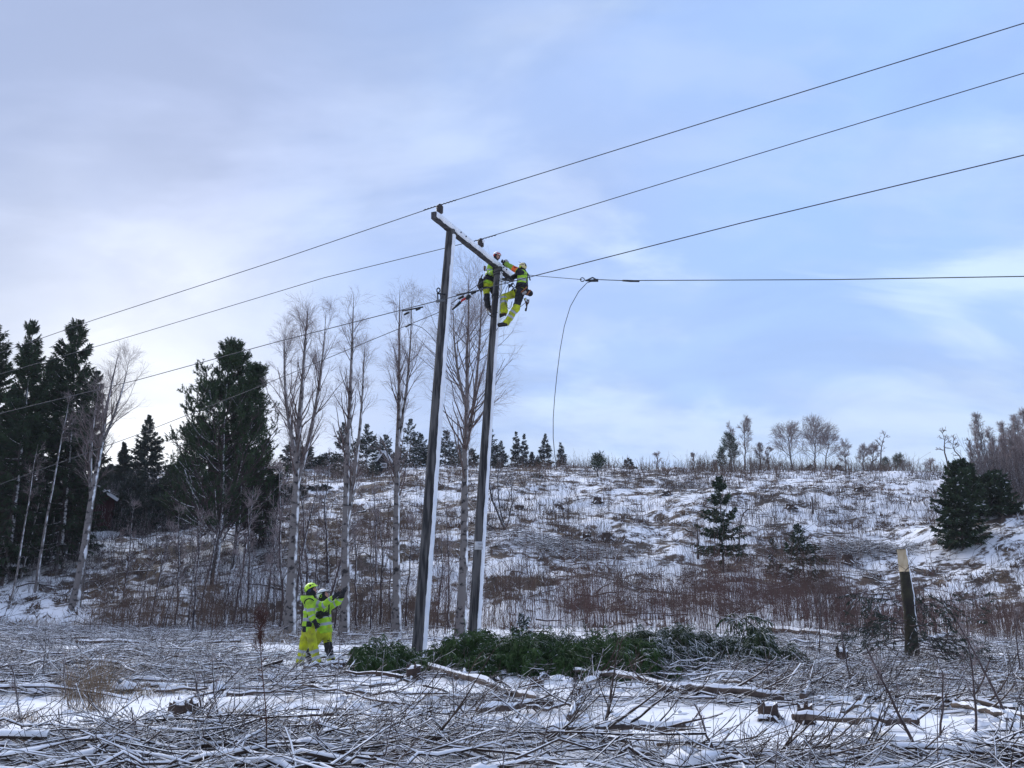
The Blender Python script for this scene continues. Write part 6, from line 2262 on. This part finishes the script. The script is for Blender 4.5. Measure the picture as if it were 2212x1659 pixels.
def paintB(c, m, J, t, torso, lat):
    r_ = c - J['pelvis']
    front = torso & (r_[:, 1] < .02)
    m[front & (np.abs(r_[:, 0] + .02) < .012) & (t > .1) & (t < .40)] = 2
    m[front & (np.abs(r_[:, 0] - .075) < .012) & (t > .12) & (t < .42)] = 2
    dn = seg_d(c, J['el_n'], J['wr_n'])
    m[(dn < .10) & ~torso] = 2
    return m


helB = dict(mat=M_helW, tilt=.22, stripe=True, ear=M_black)
trB = dict(w=1.0, len=.02, low=dict(n=((-.2, .8, 2), (.8, 1.0, 1)), f=((-.02, .72, 2), (.72, .90, 1))), up=dict(n=((.85, 1.2, 2),), f=((.92, 1.3, 2),)))
pB, JBr, jB, fB = person('worker in black and white helmet standing behind, one gloved hand raised high', JB, oB, dict(w=.97, hem=.07, bands=((.47, .57), (.74, .84)), arm_up=((.62, .8),), arm_lo=((.3, .45),), paint=paintB, black_below=1.10),
                         trB, helB, dict(curl_f=.15, curl_n=1.1))
hc, hf, hl, hu, lat, upt, f_ = fB
for s in (-1, 1):
    c = hc + hl * .137 * s - hu * .012 - hf * .012
    th = np.linspace(0, 2 * math.pi, 18)
    Geo().tubes((c[None] + .028 * np.cos(th)[:, None] * hf[None] + .032 * np.sin(th)[:, None] * hu[None])[None], .006, 5).obj('ear_cup_ring', M_helL, pB)
Geo().box(C3(712, 1002, y1 - .125) - oB, (.055, .012, .022)).obj('leg_print', M_black, pB, smooth=False)

# lineman on the far side of the pole
yd = 23.35
JD = dict(head=C2(478, 262, yd), look=C2(610, 262, yd - .35), neck=C2(425, 372, yd), pelvis=C2(330, 745, yd), sh_n=C2(365, 435, yd - .12), sh_f=C2(475, 420, yd + .10),
          el_n=C2(350, 560, yd - .12), wr_n=C2(420, 540, yd - .38), fing_n=C2(480, 520, yd - .48), el_f=C2(570, 500, yd - .02), wr_f=C2(600, 420, yd - .30), fing_f=C2(590, 385, yd - .40),
          hip_n=C2(290, 790, yd - .04), hip_f=C2(385, 790, yd + .05), kn_n=C2(300, 1000, yd - .12), an_n=C2(322, 1175, yd - .06), toe_n=C2(380, 1240, yd - .25),
          kn_f=C2(470, 985, yd - .05), an_f=C2(452, 1165, yd - .02), toe_f=C2(415, 1225, yd - .25))
oD = JD['pelvis'].copy()


def paintD(c, m, J, t, torso, lat):
    m[torso & (t > .36) & (t < .52)] = 2
    m[torso & (t > .52) & (t < .62)] = 1
    m[torso & (t > .70) & (t < .93)] = 2
    return m


pD, JDr, jD, fD = person('lineman in white and red helmet working on the far side of the pole top', JD, oD, dict(w=1.0, hem=.05, bands=((.52, .62),), paint=paintD, black_below=1.3), dict(w=1.08, len=.02, low=dict(n=((-.2, 1.2, 2),), f=((-.2, 1.2, 2),)), up=dict(n=((.72, 1.3, 2),), f=((.3, 1.3, 2),))),
                         dict(mat=M_helW, mat2=M_red, tilt=.0, vents=((.105, .075, .040, .026),), ear=M_red), dict(curl_n=1.0, curl_f=1.0))
# lineman on the near side
yc = 22.75
JC = dict(head=C2(925, 462, yc), look=C2(800, 440, yc + .25), neck=C2(940, 540, yc), pelvis=C2(915, 850, yc - .02), sh_n=C2(905, 560, yc - .17), sh_f=C2(945, 560, yc + .17),
          el_n=C2(775, 478, yc - .16), wr_n=C2(625, 388, yc - .14), fing_n=C2(560, 352, yc - .12), el_f=C2(820, 610, yc + .22), wr_f=C2(740, 640, yc + .05), fing_f=C2(690, 650, yc - .03),
          hip_n=C2(895, 900, yc - .11), hip_f=C2(865, 900, yc + .10), kn_n=C2(815, 1180, yc - .16), an_n=C2(640, 1445, yc - .12), toe_n=C2(510, 1470, yc - .02),
          kn_f=C2(610, 985, yc + .02), an_f=C2(605, 1265, yc + .02), toe_f=C2(505, 1320, yc + .05))
oC = JC['pelvis'].copy()


def paintC(c, m, J, t, torso, lat):
    dsh = np.linalg.norm(c - J['sh_n'], axis=1)
    tu = seg_t(c, J['sh_n'], J['el_n'])
    up_ = seg_d(c, J['sh_n'], J['el_n']) < .15
    tl = seg_t(c, J['el_n'], J['wr_n'])
    fore = seg_d(c, J['el_n'], J['wr_n']) < .13
    m[~torso & up_ & (tu < .55)] = 2
    m[~torso & fore & (tl > .12)] = 3
    m[~torso & up_ & (tu > .60) & (tl < .10)] = 4
    df = np.minimum(seg_d(c, J['sh_f'], J['el_f']), seg_d(c, J['el_f'], J['wr_f']))
    m[(df < .12) & ~torso] = 2
    m[torso & (t > .86)] = 2
    r_ = c - J['neck']
    m[torso & (t > -.1) & (t < .28) & (r_[:, 0] < -.06)] = 2
    return m


pC, JCr, jC, fC = person('lineman in cream helmet leaning back in his harness with an arm over the crossarm', JC, oC, dict(w=1.14, hem=.02, bands=((.50, .64),), arm_up=(), arm_lo=(), paint=paintC, black_below=.86),
                         dict(w=1.24, len=.02, low=dict(n=((.22, .34, 1), (.52, .64, 1)), f=((-.02, .10, 1), (.26, .40, 1))), up=dict(n=((-.2, .86, 2),), f=((-.3, .16, 2),))),
                         dict(mat=M_helY, tilt=.05, stripe=True, ear=M_helL), dict(curl_n=.9, curl_f=1.2, boot=M_boot))


def P2(cx, cy, Y, o):
    return C2(cx, cy, Y) - o


# marking on the orange arm patch
pm = P2(800, 462, yc - .262, oC)
g_ = Geo()
for a, b_ in (((-.035, -.02), (-.03, .03)), ((-.03, .03), (0, -.005)), ((0, -.005), (.028, .032)), ((.028, .032), (.036, -.018))):
    g_.tubes(np.stack([pm + np.array([a[0], 0, a[1]]), pm + np.array([b_[0], 0, b_[1]])])[None], .009, 5)
g_.obj('arm_mark', M_black, jC)
# brown boot shaft
Geo().tubes(np.stack([P2(608, 1255, yc + .02, oC), P2(598, 1300, yc + .02, oC)])[None], np.array([[.088, .085]]), 12).obj('boot_shaft', M_brown, pC)


def belt(root, c, ax, rx, ry, fwd, r=.026, name='harness_belt'):
    th = np.linspace(0, 2 * math.pi, 30)
    f = unit(fwd - ax * np.dot(fwd, ax))
    l = np.cross(ax, f)
    P = c[None] + rx * np.cos(th)[:, None] * l[None] + ry * np.sin(th)[:, None] * f[None]
    g_ = Geo()
    V = np.concatenate([P - ax * r, P + ax * r, P * 1.0 + unit(P - c) * .012 + ax * r, P + unit(P - c) * .012 - ax * r])
    n = 30
    Q = []
    for k in range(n - 1):
        for a, b_ in ((3, 2), (2, 1), (0, 3)):
            Q.append([a * n + k, a * n + k + 1, b_ * n + k + 1, b_ * n + k])
    g_.add(V, Q)
    return g_.obj(name, M_black, root)


def strap(root, pts, r=.014, mat_=None, name='strap'):
    return Geo().tubes(np.asarray(pts)[None], r, 5, cap=True).obj(name, mat_ or M_rubber, root)


for root, J, ff, o in ((pC, JCr, fC, oC), (pD, JDr, fD, oD)):
    lat, upt = ff[4], ff[5]
    fw = np.cross(lat, upt)
    belt(root, J['pelvis'] + upt * .10, upt, .215, .185, fw, .055)
    for s in 'nf':
        belt(root, J['hip_' + s] * .72 + J['kn_' + s] * .28, unit(J['hip_' + s] - J['kn_' + s]), .125, .125, np.cross(lat, unit(J['hip_' + s] - J['kn_' + s])), .024, 'leg_loop')
    for s in (-1, 1):
        strap(root, [J['pelvis'] + upt * .12 + lat * .10 * s + fw * .18, J['neck'] - upt * .12 + lat * .10 * s + fw * .15, J['neck'] + lat * .09 * s, J['neck'] - upt * .14 + lat * .09 * s - fw * .15, J['pelvis'] + upt * .12 + lat * .08 * s - fw * .18], .017, M_black, 'shoulder_strap')

# tool bag, saw handles and tools on the near lineman's belt
bag = P2(1035, 905, yc - .10, oC)
tb = Geo().add(*surface(lambda p: np.maximum(rc(p, bag + [-.06, 0, .02], bag + [.05, 0, -.03], .10, .095) + folds(p, .012, 14), -(p @ np.array([0, 0, -1.0]) + bag[2] + .12)), bag - .25, bag + .25, .014)).obj('tool_bag', M_black, pC)
for a, b_, m_ in (((905, 905), (1010, 805), M_tan), ((1000, 950), (1072, 860), M_tan)):
    strap(tb, [P2(*a, yc - .24, oC), P2(*b_, yc - .22, oC)], .024, m_, 'tool_handle')
strap(tb, [P2(925, 930, yc - .23, oC), P2(1000, 890, yc - .25, oC)], .045, M_porcg, 'glove_roll')
for k, (a, b_, m_) in enumerate((((960, 1010), (1000, 1150), M_brown), ((1010, 1020), (995, 1215), M_dark), ((830, 1205), (1050, 1020), M_dark), ((990, 1000), (960, 1040), M_yel), ((1040, 1040), (1020, 1110), M_brown))):
    strap(pC, [P2(*a, yc - .16, oC), P2((a[0] + b_[0]) / 2 + 8, (a[1] + b_[1]) / 2, yc - .17, oC), P2(*b_, yc - .16, oC)], .020 if k != 2 else .010, m_, 'hanging_tool')
strap(pC, [P2(995, 1180, yc - .16, oC), P2(985, 1230, yc - .16, oC)], .032, M_dark, 'hanging_tool')
strap(pC, [P2(990, 540, yc, oC), P2(1040, 600, yc, oC), P2(1065, 690, yc, oC)], .022, M_black, 'back_strap')
strap(pC, [P2(860, 362, yc - .05, oC), P2(905, 385, yc - .05, oC), P2(960, 398, yc - .05, oC)], .008, M_porcg, 'helmet_strap')
# safety lanyards
for pts in (((820, 830), (740, 690), (650, 610), (560, 560)), ((830, 840), (700, 760), (600, 720), (500, 690)), ((800, 850), (720, 780), (690, 770), (676, 900))):
    strap(pC, [P2(a, b_, yc - .22 - .04 * k, oC) for k, (a, b_) in enumerate(pts)], .012, M_rubber, 'lanyard')
strap(pC, [P2(a, b_, yc - .30, oC) for a, b_ in ((690, 760), (645, 830), (618, 930), (620, 1060), (650, 1160), (690, 1188), (725, 1160), (745, 1060))], .010, M_rubber, 'rope_loop')
strap(pC, [P2(690, 815, yc - .25, oC), P2(755, 745, yc - .25, oC)], .036, M_dark, 'rope_grab')
strap(pC, [P2(740, 870, yc - .25, oC), P2(765, 830, yc - .25, oC)], .026, M_dark, 'carabiner')
# climbing irons
for root, J, o in ((pC, JCr, oC),):
    for s in 'nf':
        a, tq = J['an_' + s], J['toe_' + s]
        fd = unit(tq - a)
        strap(root, [a - [0, 0, .085] - fd * .05, tq - [0, 0, .07], tq + fd * .10 - [0, 0, .05]], .018, M_dark, 'climbing_iron')
        strap(root, [a - fd * .02 - [0, .07, .06], a - [0, .075, -.05], a - [0, .07, -.14]], .012, M_dark, 'iron_shank')
strap(pC, [P2(470, 1335, yc - .15, oC), P2(380, 1330, yc - .20, oC), P2(320, 1280, yc - .12, oC), P2(300, 1180, yc + .05, oC)], .016, M_rubber, 'iron_hook')
strap(pC, [P2(490, 1530, yc - .1, oC), P2(470, 1575, yc - .1, oC)], .012, M_dark, 'iron_spur')
# far lineman: bag and tools
bagd = P2(185, 745, yd - .12, oD)
Geo().add(*surface(lambda p: rc(p, bagd + [0.02, 0, .12], bagd + [0, 0, -.07], .07, .105) + folds(p, .02, 14), bagd - .3, bagd + .3, .015)).obj('tool_bag', M_black, pD)
for a, b_ in (((225, 590), (190, 680)), ((150, 790), (190, 880)), ((205, 830), (200, 900)), ((290, 600), (370, 540))):
    strap(pD, [P2(*a, yd - .18, oD), P2((a[0] + b_[0]) / 2 - 6, (a[1] + b_[1]) / 2, yd - .19, oD), P2(*b_, yd - .18, oD)], .022, M_dark, 'hanging_tool')
strap(pD, [P2(265, 440, yd, oD), P2(262, 520, yd, oD)], .035, M_brown, 'radio')
for s in 'nf':
    a, tq = JDr['an_' + s], JDr['toe_' + s]
    strap(pD, [a - [0, 0, .085], tq - [0, 0, .06]], .018, M_dark, 'climbing_iron')
# rope tails round the pole top
for k, pts in enumerate((((505, 690), (640, 640), (760, 650)), ((520, 640), (640, 720), (700, 690)), ((530, 500), (580, 580), (650, 690), (720, 720)), ((655, 560), (640, 680), (620, 780)), ((690, 640), (740, 690), (820, 700)), ((500, 780), (520, 830), (535, 880)), ((615, 790), (560, 900), (495, 1025)))):
    tag(Geo().tubes(np.array([C2(a, b_, 22.45 + .02 * k) for a, b_ in pts])[None], .009, 5).obj('working_rope', M_rubber), 'thin dark working rope tangled between pole top and lineman', 'rope', 'working ropes at the pole top')

# tool lying on the snow
tp_ = gp(1058, 1478)
tl = thing('hand_tool', 'small black tool with a dull red handle lying on the bare snow', 'tool', tuple(tp_ + [0, 0, .05]))
Geo().add(*surface(lambda p: rc(p, [.02, 0, .03], [.20, 0, .02], .065, .055) + folds(p, .012, 16), np.array([-.12, -.12, -.12]), np.array([.34, .12, .16]), .012)).obj('tool_body', M_black, tl)
Geo().tubes(np.array([[-.22, 0, .045], [-.12, 0, .03], [0, 0, .02]])[None], np.array([[.028, .034, .034]]), 8, cap=True).obj('handle', M_red, tl)

# ------------------------------------------------------------------ thin winter haze
hz_ = Geo().box((0, 75, 19), (620, 290, 52)).obj('haze', [], smooth=False)
mh = bpy.data.materials.new('haze')
mh.use_nodes = True
nt = mh.node_tree
for n in list(nt.nodes):
    nt.nodes.remove(n)
ou = nt.nodes.new('ShaderNodeOutputMaterial')
pv = nt.nodes.new('ShaderNodeVolumePrincipled')
pv.inputs['Color'].default_value = (0.86, 0.90, 1.0, 1)
pv.inputs['Density'].default_value = 0.0003
nt.links.new(pv.outputs[0], ou.inputs['Volume'])
hz_.data.materials.append(mh)
tag(hz_, None, None, None, 'stuff')
